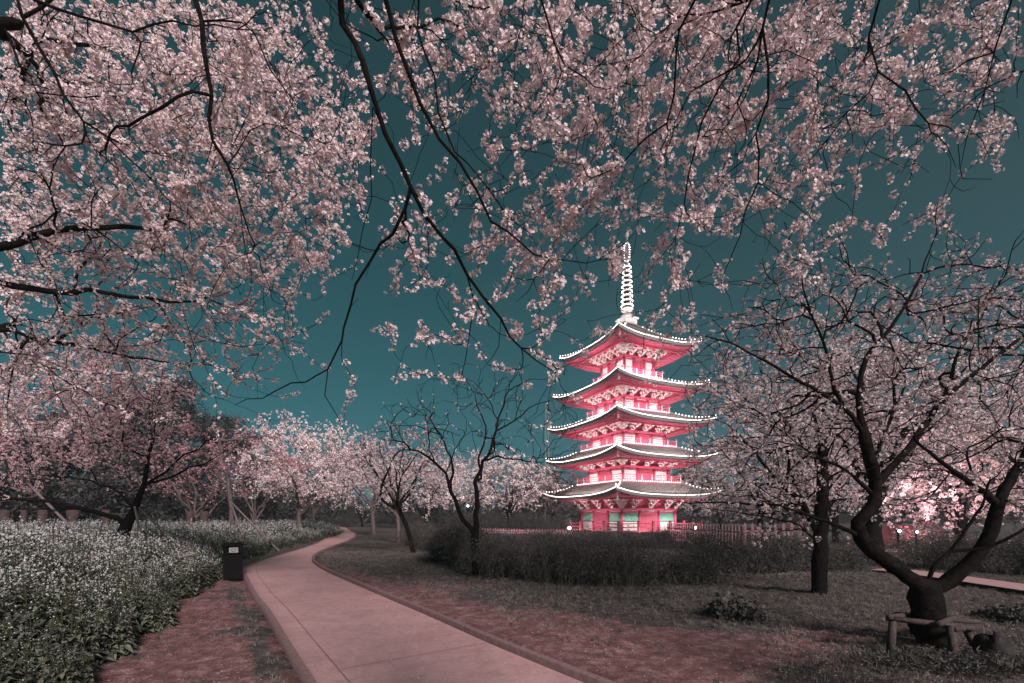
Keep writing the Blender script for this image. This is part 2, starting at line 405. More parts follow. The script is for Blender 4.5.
def overhead_right():
    t = Tree(); root = thing_tree('cherry_tree', 'cherry boughs reaching down from the top right corner, ending in loose round clusters', None)
    t.limb([(6.2, -1.8, -.1), (6.0, -1.6, 1.4), (5.6, -1.2, 2.6)], .22, .15, None); fork = t.n - 1
    for pts, r0, r1, lead in [
        ([(779, -20, 3.3), (771, 67, 3.5), (760, 131, 3.8), (756, 184, 4.1), (740, 235, 4.4), (722, 278, 4.7)], .024, .004, [(4.6, .2, 4.4), (3., 1.8, 5.1)]),
        ([(884, -20, 3.2), (882, 71, 3.5), (846, 112, 3.9), (809, 165, 4.3), (795, 200, 4.6)], .022, .004, [(4.9, .2, 4.4), (3.6, 1.8, 5.)]),
        ([(1012, -20, 3.2), (996, 41, 3.4), (989, 90, 3.6), (966, 139, 3.9), (960, 170, 4.1)], .02, .004, [(5.2, .4, 4.2), (4.3, 1.8, 4.8)]),
        ([(1080, 30, 3.6), (1020, 70, 3.9), (960, 110, 4.2), (905, 150, 4.5)], .014, .004, [(5.6, .6, 4.2), (5., 2.2, 4.8)])]:
        px = [P(*q) for q in pts]; t.limb([t.p[fork]] + lead + px, .1, r1, fork); m = t.n
        for i in range(m - 1, fork, -1):
            if t.par[i] == fork: first = i; break
        k = np.arange(first, m); vis = np.linspace(0, 1, len(k)); t.fix[k] = np.where(vis < .4, .09 + (r0 - .09) * vis / .4, r0 + (r1 - r0) * ((vis - .4) / .6) ** .8)
    px_limb(t, [(882, 71, 3.5), (902, 90, 3.6), (932, 116, 3.8), (959, 135, 4.), (960, 168, 4.2)], .01, .004)
    px_limb(t, [(756, 184, 4.1), (790, 205, 4.3), (820, 225, 4.5)], .006, .003)
    rows = ["00000000002689bb98ab"[4:], "0000000000369bb879aa"[4:], "00000000002467357866"[4:], "00000000002455233433"[4:], "00000000001343110120"[4:], "00000000001231000000"[4:]]
    t.grow(sample_map(rows, 430, lambda x, y: 3.6 + R.random(len(x)) * 1.9 + y / 400 * 1.0), step=.1, droop=-.05, maxd=1.7); t.grow(sample_map(['899aaa99887'], 150, lambda x, y: 3.2 + R.random(len(x)) * 1.5, 64, 120, 640, -125), step=.1, droop=-.05, maxd=1.7); k_ = len(t.tips)
    t.grow(sample_map(rows, 200, lambda x, y: 3.4 + R.random(len(x)) * .8 + y / 400 * 1.0), step=.1, jit=.02, maxd=1.2); t.tips = t.tips[:k_]
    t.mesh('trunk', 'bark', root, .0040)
    pp = pom_points(t, .38, .052, .026, .9, None, .24)
    scatter('crown', pp, R.uniform(.6, 1.25, len(pp)), LOD[0], ['petal', 'calyx'], root); print('right over', t.n, len(pp))
def left_canopy():
    t = Tree(90000); root = thing_tree('cherry_tree', 'big cherry tree at the left edge, its dense pink blossom filling the upper left sky', None)
    t.limb([(-8.8, 5.2, -.1), (-8.7, 5.2, 1.5), (-8.5, 5.3, 2.8)], .3, .22, None, step=.3); fork = t.n - 1
    t.limb([t.p[fork], (-8.2, 5., 4.6), (-7.3, 5., 6.), P(-30, 40, 5.1), P(17, 24, 5.0)], .14, .05, fork); k1 = t.n - 1
    t.limb([t.p[fork], (-8., 5.6, 3.6), (-7.2, 5.8, 4.3), P(-25, 250, 5.9), P(0, 246, 5.9), P(56, 232, 6.), P(102, 226, 6.2), P(160, 232, 6.6)], .13, .02, fork)
    t.limb([t.p[fork], (-8.1, 6., 3.3), (-7.6, 6.3, 4.0), P(-25, 282, 6.2), P(0, 284, 6.3), P(70, 291, 6.5), P(148, 298, 6.9), P(197, 302, 7.2), P(222, 291, 7.5)], .10, .01, fork)
    t.limb([t.p[fork], (-8.3, 6.3, 3.1), (-8., 6.8, 3.5), P(-30, 322, 7.), P(0, 328, 7.2), P(46, 339, 7.4), P(105, 351, 7.8), P(158, 362, 8.2), P(215, 366, 8.6)], .07, .008, fork)
    t.limb([t.p[fork], (-8.3, 5.2, 4.4), (-7., 4.2, 5.8), P(100, -40, 4.5), P(190, -10, 4.3), P(204, 49, 4.4), P(211, 91, 4.5), P(211, 140, 4.7), P(225, 160, 4.8), P(242, 204, 5.1), P(250, 235, 5.4)], .12, .008, fork)
    m = t.n
    for pts, r0, r1 in [
        ([(17, 24, 5.), (105, 24, 5.), (197, 24, 5.2), (260, 30, 5.5)], .018, .006), ([(17, 26, 5.), (63, 95, 5.1), (105, 135, 5.3), (147, 176, 5.6), (190, 215, 6.)], .022, .006),
        ([(17, 24, 5.), (60, 0, 4.9), (110, -20, 4.8)], .02, .01), ([(207, 79, 4.45), (176, 93, 4.6), (144, 119, 4.8), (109, 133, 5.1), (105, 150, 5.3)], .016, .01),
        ([(0, 90, 5.4), (40, 93, 5.5), (81, 98, 5.7), (155, 100, 6.)], .014, .006), ([(54, 230, 6.), (54, 205, 6.), (53, 172, 6.)], .016, .01),
        ([(0, 230, 5.9), (53, 212, 6.2), (102, 207, 6.5)], .016, .006), ([(105, 239, 6.2), (140, 260, 6.5), (179, 283, 6.8), (215, 310, 7.1)], .012, .005),
        ([(225, 150, 4.75), (262, 120, 5.), (300, 140, 5.3), (340, 146, 5.6)], .008, .004), ([(190, 0, 4.3), (240, 20, 4.6), (275, 70, 4.9), (296, 100, 5.2), (320, 140, 5.5)], .011, .004),
        ([(0, 352, 7.6), (18, 353, 7.7), (70, 383, 8.), (116, 407, 8.3), (160, 420, 8.6)], .018, .006), ([(39, 362, 7.7), (105, 374, 8.), (169, 377, 8.4)], .012, .005),
        ([(242, 204, 5.1), (250, 270, 5.6), (280, 300, 6.)], .007, .004), ([(148, 298, 6.9), (190, 330, 7.3), (240, 345, 7.8), (290, 340, 8.2)], .01, .004)]:
        px_limb(t, [(x, y, d * .93) for x, y, d in pts], r0, r1)
    rows = ["deffffeb40", "effeefff83", "efeeffff96", "fefeeefff9", "ceeffffff9", "ceeefeefe8", "cedeefefc2", "cccbccec50", "cb9a89a820", "bba7554310", "aa84220100"]
    rows = [r[:10] for r in rows]
    def dep(x, y): return 5.2 + R.random(len(x)) * 2.8 + np.clip(y - 150, 0, 400) / 250 * 2.2
    t.grow(sample_map(rows, 3100, dep, 37, 40), step=.13, droop=-.04, maxd=2.2); k_ = len(t.tips)
    t.grow(sample_map(rows, 420, lambda x, y: 4.6 + R.random(len(x)) * .9 + np.clip(y - 150, 0, 400) / 250 * 1.9, 37, 40), step=.13, jit=.025, maxd=1.8); t.tips = t.tips[:k_]
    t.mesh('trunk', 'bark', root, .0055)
    pp = pom_points(t, .5, .078, .024, .92, None, .12)
    scatter('crown', pp, R.uniform(.65, 1.2, len(pp)), LOD[1], ['petal', 'calyx'], root); print('left', t.n, len(pp))
overhead(); overhead_right(); left_canopy()

# ---- left leaning tree with props
def leaning():
    t = Tree(); root = thing_tree('cherry_tree', 'low spreading cherry tree with forked leaning trunk rising from the white flowers at left', None); Y = 13.
    t.limb([P(116, 573, Y), P(122, 545, Y), P(126, 526, Y)], .17, .14, None, step=.25); f = t.n - 1
    for pts, r0, r1 in [
        ([(126, 526, 13), (135, 510, 13), (139, 496, 12.9), (144, 485, 12.8), (147, 467, 12.6), (148, 459, 12.5), (152, 440, 12.3), (150, 415, 12)], .17, .03),
        ([(126, 526, 13), (118, 518, 13), (100, 512, 12.6), (73, 506, 12.2), (37, 499, 11.8), (9, 495, 11.4), (-30, 480, 11)], .13, .05),
        ([(144, 485, 12.8), (165, 473, 12.6), (186, 455, 12.4), (198, 448, 12.2), (225, 428, 12)], .07, .015),
        ([(142, 490, 12.8), (160, 481, 12.4), (182, 473, 12.1), (212, 459, 11.7), (235, 447, 11.4)], .07, .012),
        ([(147, 462, 12.5), (132, 449, 12.3), (112, 438, 12), (80, 420, 11.7)], .06, .015),
        ([(135, 506, 13), (120, 493, 13.2), (99, 484, 13.4), (82, 479, 13.6), (58, 477, 13.8), (20, 474, 14.)], .07, .02),
        ([(97, 483, 13.4), (89, 469, 13.4), (70, 459, 13.3), (44, 454, 13.2)], .045, .015),
        ([(9, 495, 11.4), (-10, 470, 11.2), (-5, 440, 11), (20, 410, 11)], .05, .015)]:
        px_limb(t, pts, r0 * .62, r1 * .6, step=.3, jit=.03)
    rows = ["0ffffdb5000", "ffffffeb300", "ffffffeb720", "effeefda410", "bccba853000", "65320000000"]
    t.grow(sample_map(rows, 900, lambda x, y: 11.2 + R.random(len(x)) * 4.5, 23, 27, -10, 335), step=.25, jit=.02, maxd=3.)
    t.mesh('trunk', 'bark', root, .009)
    pp = pom_points(t, .9, .075, .06, .85, None, .1)
    scatter('crown', pp, R.uniform(.8, 1.25, len(pp)), LOD[1], ['petal_pink', 'calyx'], root); print('lean', t.n, len(pp))
leaning()
def poles():
    for a, b, lab in [((134, 504, 12.9), (146, 556, 12.4), 'short steep prop pole under the leaning cherry tree in the white flowers'),
                      ((139, 508, 12.9), (188, 553, 11.8), 'long slanting grey prop pole reaching from the leaning cherry trunk down over the white flowers'),
                      ((19, 474, 12.5), (74, 530, 12.2), 'dark prop pole slanting against the lowest limb at the far left'),
                      ((231, 502, 22), (275, 547, 21.5), 'long pale prop pole slanting from the thin young tree toward the path'),
                      ((232, 506, 22), (247, 548, 21.), 'steep pale prop pole beside the thin young tree, left of the longer one')]:
        mb = MB(); A, B = P(*a), P(*b); B = A + (B - A) * 1.12; r = .035 if a[2] < 15 else .05
        mb.tube([A, (A + B) / 2 + R.normal(0, .01, 3), B], [r * .8, r, r], 8)
        tag(mb.make('prop_pole', 'pole', None, True), lab, 'pole', 'prop poles holding up the cherry trees')
poles()

# ---- generic blossoming / bare tree
def cherry(name, label, trunk, crown_c, crown_r, n, petal, lod, sc=1., bark='bark', gap=.12, length=.8, rt=.01, r0=.16, group=None, limbs=(), flat=.25, extra_n=7, maxd=None, droop=0, keep=.9):
    t = Tree(); root = thing_tree(name, label, None, group)
    trunk = [np.array(q, float) for q in trunk]
    t.limb(trunk, r0, r0 * .75, None, step=.3); top = t.n - 1; c = np.array(crown_c); cr = np.array(crown_r)
    for k in range(extra_n):
        a = 2 * math.pi * (k + R.random() * .6) / extra_n; e = np.array([math.cos(a), math.sin(a), R.uniform(-.1, .8)])
        end = c + e * cr * .62; mid = (trunk[-1] + end) / 2 + np.array([0, 0, R.uniform(-.05, .12) * cr[2]]) + R.normal(0, .08, 3) * cr
        t.limb([t.p[top], mid, end], r0 * .55, r0 * .12, int(R.integers(max(0, top - 3), top + 1)), step=.3, jit=.03)
    for pts, a, b in limbs: px_limb(t, pts, a, b, step=.25)
    A = []
    while len(A) < n:
        v = R.normal(size=3); v = v / np.linalg.norm(v) * R.uniform(.35, 1.0) ** .6 * (1 + .22 * math.sin(v[0] * 5 + v[1] * 4 + crown_c[0]))
        if v[2] < -flat - .35 * R.random(): continue
        A.append(c + v * cr)
    t.grow(A, step=.25, jit=.025, maxd=maxd, droop=droop)
    t.mesh('trunk', bark, root, rt)
    pp = pom_points(t, length, gap, gap * .65, keep)
    scatter('crown', pp, R.uniform(.8, 1.35, len(pp)) * sc, LOD[lod], [petal, 'calyx'], root)
    return root

# ---- right-hand tree A (near), B, C and their backdrop
def tree_a():
    t = Tree(); root = thing_tree('cherry_tree', 'thick forked cherry tree at right standing inside the low log frame', None)
    Y = 5.9
    Y = 5.3; b = P(935, 649, Y)
    t.limb([b + np.array([.02, 0, -.1]), b, P(930, 624, Y), P(926, 600, Y), P(925, 588, Y)], .175, .15, None, step=.1, jit=.008)
    for k in range(6):
        a = k * 1.05; t.limb([b + np.array([.05 * math.cos(a), .05 * math.sin(a), .16]), b + np.array([.17 * math.cos(a), .17 * math.sin(a), .02]), b + np.array([.3 * math.cos(a), .3 * math.sin(a), -.1])], .09, .02, 0, step=.08)
    for pts, r0, r1 in [
        ([(924, 592, 5.9), (908, 577, 5.85), (888, 561, 5.8), (870, 549, 5.7), (858, 530, 5.6), (858, 524, 5.6), (872, 505, 5.6), (875, 486, 5.6), (868, 450, 5.5), (864, 437, 5.5)], .088, .055),
        ([(864, 437, 5.5), (844, 408, 5.4), (794, 378, 5.3), (767, 362, 5.2), (729, 343, 5.1), (700, 335, 5.)], .03, .006),
        ([(864, 437, 5.5), (859, 397, 5.6), (866, 359, 5.6), (893, 324, 5.7), (916, 286, 5.8), (930, 250, 5.9)], .036, .008),
        ([(845, 409, 5.4), (832, 380, 5.4), (826, 350, 5.4), (806, 300, 5.3), (800, 262, 5.3)], .024, .006),
        ([(870, 470, 5.6), (890, 420, 5.8), (905, 380, 6.), (890, 340, 6.1)], .028, .008),
        ([(875, 486, 5.6), (908, 449, 5.7), (935, 410, 5.8), (960, 385, 5.9), (1024, 336, 6.1), (1060, 310, 6.3)], .042, .015),
        ([(946, 393, 5.85), (960, 350, 5.9), (985, 310, 6.), (1005, 270, 6.)], .024, .006),
        ([(927, 592, 5.9), (940, 587, 5.9), (969, 564, 5.8), (992, 530, 5.75), (998, 505, 5.7), (1010, 480, 5.7), (1035, 440, 5.7)], .088, .04),
        ([(998, 505, 5.7), (977, 488, 5.6), (946, 465, 5.5), (915, 440, 5.4)], .042, .012),
        ([(925, 582, 5.9), (935, 564, 5.8), (950, 551, 5.75), (981, 507, 5.6), (990, 480, 5.5)], .028, .01),
        ([(950, 551, 5.75), (984, 548, 5.6), (1005, 540, 5.5), (1018, 533, 5.4), (1040, 520, 5.4)], .024, .012),
        ([(858, 536, 5.65), (832, 523, 5.4), (800, 512, 5.2), (760, 500, 5.)], .03, .006),
        ([(874, 500, 5.6), (845, 470, 5.5), (815, 455, 5.4), (780, 430, 5.3)], .024, .006),
        ([(950, 470, 5.5), (925, 500, 5.4), (890, 505, 5.3)], .010, .005)]:
        px_limb(t, [(x, y, d * .9) for x, y, d in pts], r0, r1, step=.1, jit=.004)
    rows = ["00000014001", "00011003214", "00356633568", "0167777889a", "2788899aaaa", "57899aaaa99", "6889999a999", "67899999898", "57788888788", "34666656667", "12343323345", "00000000012"]
    t.grow(sample_map(rows, 1350, lambda x, y: 4.9 + R.random(len(x)) * 2.3, 33, 28, 690, 198), step=.12, jit=.012, maxd=1.6); k_ = len(t.tips)
    t.grow(sample_map(rows, 260, lambda x, y: 4.5 + R.random(len(x)) * .8, 33, 28, 690, 198), step=.12, jit=.02, maxd=1.3); t.tips = t.tips[:k_]
    t.mesh('trunk', 'bark', root, .0058)
    pp = pom_points(t, .45, .07, .035, .82, None, .08)
    scatter('crown', pp, R.uniform(.45, .85, len(pp)), LOD[1], ['petal_pale', 'calyx'], root); print('A', t.n, len(pp))
tree_a()
def tree_b():
    t = Tree(); root = thing_tree('cherry_tree', 'straight dark-trunked cherry tree on the grass before the hedge, right of the pagoda', None)
    t.limb([P(818, 608, 8.6), P(818, 600, 8.6), P(820, 560, 8.6), P(821, 522, 8.6), P(823, 472, 8.6), P(821, 440, 8.6)], .15, .085, None, step=.2)
    for pts, r0, r1 in [
        ([(818, 530, 8.6), (805, 505, 8.6), (783, 486, 8.5), (756, 453, 8.4), (735, 430, 8.3)], .09, .02),
        ([(812, 515, 8.6), (790, 470, 8.8), (786, 434, 9.), (775, 400, 9.2)], .06, .015),
        ([(813, 507, 8.6), (780, 505, 8.3), (740, 503, 8.), (690, 503, 7.7), (672, 500, 7.6)], .045, .01),
        ([(821, 470, 8.6), (800, 440, 8.5), (770, 425, 8.3), (740, 400, 8.2)], .05, .012),
        ([(822, 450, 8.6), (835, 420, 8.8), (845, 390, 9.)], .05, .015), ([(821, 445, 8.6), (810, 400, 8.6), (800, 360, 8.6)], .05, .012),
        ([(819, 545, 8.6), (800, 525, 8.4), (770, 518, 8.2), (735, 512, 8.)], .03, .01), ([(822, 500, 8.6), (845, 470, 8.4), (870, 450, 8.2)], .035, .01)]:
        px_limb(t, pts, r0 * .8, r1 * .7, step=.2, jit=.012)
    rows = ["0000112", "0024678", "2578898", "4799999", "5899998", "5789998", "4678876", "2346653", "0022110"]
    t.grow(sample_map(rows, 900, lambda x, y: 8.3 + R.random(len(x)) * 2.8, 31, 29, 682, 290), step=.16, jit=.015, maxd=2.2)
    t.mesh('trunk', 'bark', root, .008)
    pp = pom_points(t, .6, .075, .05, .82, None, .06)
    scatter('crown', pp, R.uniform(.7, 1.1, len(pp)), LOD[1], ['petal_pale', 'calyx'], root); print('B', t.n, len(pp))
tree_b()
def gp(px, Y, z=-.1): return np.array([(px - HX) / F * Y, Y, z])
cherry('cherry_tree', 'thick upright cherry trunk standing behind the forked tree, pink blossom above it', [gp(873, 15.5), gp(874, 15.5, 1.5), gp(877, 15.5, 3.0)], gp(882, 16, 5.2), (4.2, 3.5, 2.8), 420, 'petal', 2, 1.2, r0=.3, flat=.35, gap=.13)
cherry('cherry_tree', 'glowing pink cherry tree behind the red panel at right', [gp(960, 22), gp(962, 22, 1.6)], gp(965, 22, 3.9), (5.4, 3.5, 3.4), 640, 'petal', 2, 1.4, r0=.2, flat=.85, gap=.15)
cherry('cherry_tree', 'pink cherry tree at the right edge behind the side path', [gp(1060, 17), gp(1058, 17, 1.6)], gp(1055, 17, 4.4), (4.2, 3.5, 2.9), 420, 'petal', 2, 1.4, r0=.2, flat=.5, gap=.15)
cherry('cherry_tree', 'pink-lit cherry tree beside the picket fence, right of the pagoda', [gp(760, 34), gp(760, 34, 2.2)], gp(765, 34, 5.5), (6., 4.5, 4.2), 420, 'petal', 3, 1.3, r0=.22, flat=.7, gap=.2, length=1.2, rt=.018)
cherry('cherry_tree', 'tall pink cherry tree between the picket fence and the thick upright trunk', [gp(835, 27), gp(835, 27, 2.2)], gp(835, 27, 6.2), (5., 4., 4.2), 420, 'petal_pale', 3, 1.2, r0=.22, flat=.6, gap=.2, length=1.1, rt=.015)

# ---- bare weeping tree
def bare():
    t = Tree(); root = thing_tree('weeping_cherry', 'nearly bare twin-stemmed weeping tree on the grass left of the pagoda', None); Y = 11.9
    t.limb([P(477, 585, Y), P(477, 574, Y), P(476, 555, Y), P(475, 537, Y)], .125, .105, None, step=.2)
    for pts, r0, r1 in [
        ([(475, 538, Y), (459, 511, Y), (451, 490, 11.8), (445, 472, 11.7), (435, 462, 11.6), (412, 448, 11.4), (395, 442, 11.2), (376, 438, 11.)], .11, .012),
        ([(475, 538, Y), (477, 507, Y), (475, 483, 12), (484, 462, 12), (494, 441, 12), (498, 420, 12), (508, 391, 12.1), (519, 370, 12.2)], .11, .012),
        ([(452, 490, 11.8), (453, 465, 11.9), (447, 448, 12), (440, 434, 12.1), (425, 415, 12.2), (408, 418, 12.2)], .065, .01),
        ([(476, 480, 12), (481, 478, 12), (479, 455, 12), (487, 435, 11.9), (478, 405, 11.7), (470, 390, 11.6), (458, 386, 11.5)], .06, .01),
        ([(486, 460, 12), (498, 458, 11.8), (512, 458, 11.6), (537, 465, 11.4), (554, 478, 11.2)], .05, .008),
        ([(497, 432, 12), (515, 420, 11.8), (535, 405, 11.6), (556, 400, 11.5), (572, 410, 11.4)], .04, .006),
        ([(508, 391, 12.1), (528, 380, 12.4), (552, 382, 12.6)], .025, .006), ([(498, 420, 12), (485, 395, 12.2), (465, 378, 12.4), (440, 380, 12.5)], .03, .006),
        ([(440, 434, 12.1), (415, 425, 12.), (392, 428, 11.9), (380, 440, 11.8)], .03, .006), ([(445, 472, 11.7), (455, 450, 11.5), (468, 430, 11.3), (460, 410, 11.1)], .035, .006),
        ([(412, 448, 11.4), (403, 450, 11.3), (400, 470, 11.2), (391, 490, 11.1)], .03, .006)]:
        px_limb(t, pts, r0 * .7, r1 * .7, step=.2, jit=.025)
    rows = ["0002332100", "0134566420", "3566777754", "7767777666", "5543356776", "2100012565", "0000001332"]
    A = sample_map(rows, 330, lambda x, y: 10.3 + R.random(len(x)) * 3.4, 21, 19, 372, 362)
    t.grow(A, step=.18, jit=.03, droop=.12, maxd=2.0)
    t.mesh('trunk', 'bark', root, .0085)
    pp = pom_points(t, .25, .14, .03, .22)
    scatter('crown', pp, R.uniform(.5, .9, len(pp)), LOD[1], ['petal_pale', 'calyx'], root)
bare()
# ---- trees along the path and behind
cherry('cherry_tree', 'leaning slim cherry tree on the grass verge beyond the bare weeping tree', [P(414, 556, 18.9), P(407, 526, 18.9), P(397, 508, 18.9)], gp(392, 19, 3.7), (2.3, 2.2, 1.5), 190, 'petal_pale', 2, 1.0, r0=.11, flat=.5, keep=.5,
       limbs=[([(397, 508, 18.9), (382, 500, 18.8), (384, 480, 18.6), (398, 452, 18.4), (412, 448, 18.2)], .07, .02)])
cherry('cherry_tree', 'cherry tree with two pale stems on the verge behind the leaning slim one', [gp(399, 27), gp(397, 27, 2.2)], gp(398, 27, 5.), (4., 3.2, 2.6), 300, 'petal_pink', 2, 1.05, r0=.16, flat=.6, gap=.16, keep=.6, bark='bark_grey')
cherry('cherry_tree', 'cherry tree leaning out at the bend on the right side of the path', [gp(374, 38), gp(372, 38, 2.6)], gp(373, 38, 5.4), (4.6, 4., 2.9), 300, 'petal_pink', 3, 1.1, r0=.2, flat=.6, gap=.2, keep=.6, length=1.2, rt=.022, bark='bark_grey')
cherry('cherry_tree', 'full white-pink cherry tree with bare trunk beside the left edge of the path', [gp(300, 31), gp(299, 31, 2.2)], gp(306, 31, 5.0), (4.4, 3.8, 3.4), 900, 'petal', 3, 1.0, r0=.19, flat=.45, gap=.15, length=1.1, rt=.014, bark='bark_grey')
cherry('cherry_tree', 'second cherry tree just behind the full white-pink one by the path bend', [gp(314, 42), gp(314, 42, 2.4)], gp(330, 42, 5.6), (4.6, 4., 2.8), 380, 'petal_pink', 3, 1.05, r0=.22, flat=.5, gap=.2, length=1.2, rt=.018, bark='bark_grey')
cherry('young_tree', 'thin young tree held by pale slanting poles behind the litter bin', [P(233, 552, 22), P(232, 520, 22), P(228, 481, 22), P(222, 460, 22), P(220, 440, 22)], gp(232, 22, 4.6), (3.6, 2.6, 1.9), 130, 'petal_deep', 2, 1.2, r0=.12, flat=.4, keep=.45, bark='bark_grey')
for px, Y, w, h, lab in [(195, 34, 5.5, 3., 'dusky pink tree behind the thin young tree, left of the full white-pink cherry'), (255, 44, 6, 3.6, 'dim pink tree standing behind the thin young tree, nearer the path bend')]:
    cherry('cherry_tree', lab, [gp(px, Y), gp(px, Y, 1.8)], gp(px, Y, 4.8 if Y < 40 else 6), (w, 4, h), 330, 'petal_deep', 3, 1.0, r0=.2, flat=.45, gap=.26, length=1.2, rt=.02, bark='bark_grey', keep=.5)
for px, Y, w, zc, h, lab, pm in [(425, 62, 7, 6.2, 4.4, 'pink weeping cherry behind the bare tree, left of its twin stems', 'petal'), (470, 70, 7, 7., 5, 'pale pink tree seen between the twin stems of the bare tree', 'petal_pale'),
                             (508, 52, 6, 5.6, 3.6, 'broad pink cherry tree just right of the bare tree', 'petal'), (552, 64, 6.5, 5.2, 4., 'pink weeping cherry at the left foot of the pagoda', 'petal'),
                             (362, 75, 8, 6.5, 4.4, 'farthest pale cherry tree over the end of the path', 'petal_pale'), (720, 60, 7, 6.2, 5., 'pink tree close behind the right foot of the pagoda', 'petal_pale'),
                             (900, 44, 9, 7, 5.5, 'tall pink-lit cherry tree far behind the thick upright trunk', 'petal')]:
    cherry('cherry_tree', lab, [gp(px, Y), gp(px, Y, 1.8)], gp(px, Y, zc), (w, 5, h), 420, pm, 3, 1.8, r0=.22, flat=.75, gap=.3, length=1.6, rt=.022, keep=.85)
# ---- dark evergreens
def conifer_template(seed):
    q = np.random.default_rng(seed); V, Fq = [], []
    for i in range(9):
        c = q.normal(0, .22, 3); u = unit(q.normal(size=3)); w = unit(np.cross(u, q.normal(size=3))); a, b = q.uniform(.12, .26), q.uniform(.03, .08); k = len(V)
        V += [c - u * a, c + w * b, c + u * a, c - w * b]; Fq.append([k, k + 1, k + 2, k + 3])
    return np.array(V), np.array(Fq), np.zeros(9, int)
CON = [conifer_template(i) for i in range(6)]
for px, Y, w, h, lab in [(20, 36, 4.5, 9, 'dark evergreen tree at the left edge behind the brown posts'), (78, 42, 5, 11, 'dark evergreen behind the leaning cherry trunk'), (130, 38, 4.6, 12, 'dark evergreen between the leaning cherry and the thin young tree'),
                         (176, 45, 5.5, 15, 'tallest dark evergreen, rising behind the dusky pink trees at left'), (228, 55, 6, 13.5, 'dark evergreen behind the top of the thin young tree'), (275, 66, 6, 10, 'low dark evergreen behind the full white-pink cherry'),
                         (600, 84, 6, 9, 'dark evergreen behind the left side of the pagoda base'), (690, 78, 7, 10, 'dark evergreen behind the right side of the pagoda base'), (800, 58, 7, 9, 'dark evergreen behind the pink trees right of the picket fence'), (960, 46, 7, 11, 'dark evergreen far behind the glowing pink tree at right')]:
    t = Tree(); root = thing_tree('evergreen_tree', lab, None); base = gp(px, Y)
    t.limb([base, base + (0, 0, h * .5), base + (R.normal(0, .2), 0, h * .95)], .25, .04, None, step=.5)
    A = []
    for i in range(230):
        z = R.uniform(.1, 1) ** .9; rr = w * math.sqrt(max(.02, 1 - ((z - .45) / .58) ** 2)) * (.8 + .2 * math.sin(z * 13 + px)) * math.sqrt(R.uniform(.15, 1)); a = R.uniform(0, 6.3); A.append(base + np.array([rr * math.cos(a), rr * math.sin(a), z * h]))
    t.grow(A, step=.6, jit=.05, maxd=9)
    t.mesh('trunk', 'bark', root, .02)
    pp = pom_points(t, 1.6, .22, .28, .95); scatter('crown', pp, R.uniform(.8, 1.6, len(pp)), CON, ['leaf_conifer'], root)

n = 9000; a = R.uniform(-1.1, 1.1, n); Y_ = R.uniform(105, 140, n); hgt_ = (6.5 + 2.5 * np.sin(a * 23) + 1.6 * np.sin(a * 61 + 1)) * R.uniform(0, 1, n)
wp = np.stack([Y_ * np.tan(a * .9), Y_, hgt_], -1)
wo_ = scatter('woodland', wp, R.uniform(3, 6, n), CON, ['leaf_conifer'], None); wo_['kind'] = 'stuff'

# ------------------------------------------------------------------ pagoda
PG = empty('pagoda', (12.64, 50, 0), math.radians(25)); tag(PG, 'five-storey red and white pagoda with upturned eaves outlined in bead lights', 'pagoda')
EC = [4.3, 8.15, 11.8, 15.5, 19.9]; EH = [6.72, 6.52, 6.32, 5.86, 5.32]; BH = [3.5, 3.0, 2.75, 2.35, 1.95]
BALZ = [0, 5.25, 9.05, 12.7, 16.4]; BALH = [0, 4.0, 3.7, 3.2, 2.7]; BEAM = [2.35, 6.75, 10.4, 14.1, 18.45]; UP = .62
QR = [np.array([[math.cos(a), -math.sin(a), 0], [math.sin(a), math.cos(a), 0], [0, 0, 1]]) for a in (0, math.pi / 2, math.pi, 3 * math.pi / 2)]
def face(k, x, y, z): return QR[k] @ np.array([x, y, z])     # local face frame: outward is -y
def fbox(mb, k, c, d, mi=0):
    mb.box(face(k, *c), d, mi, QR[k])
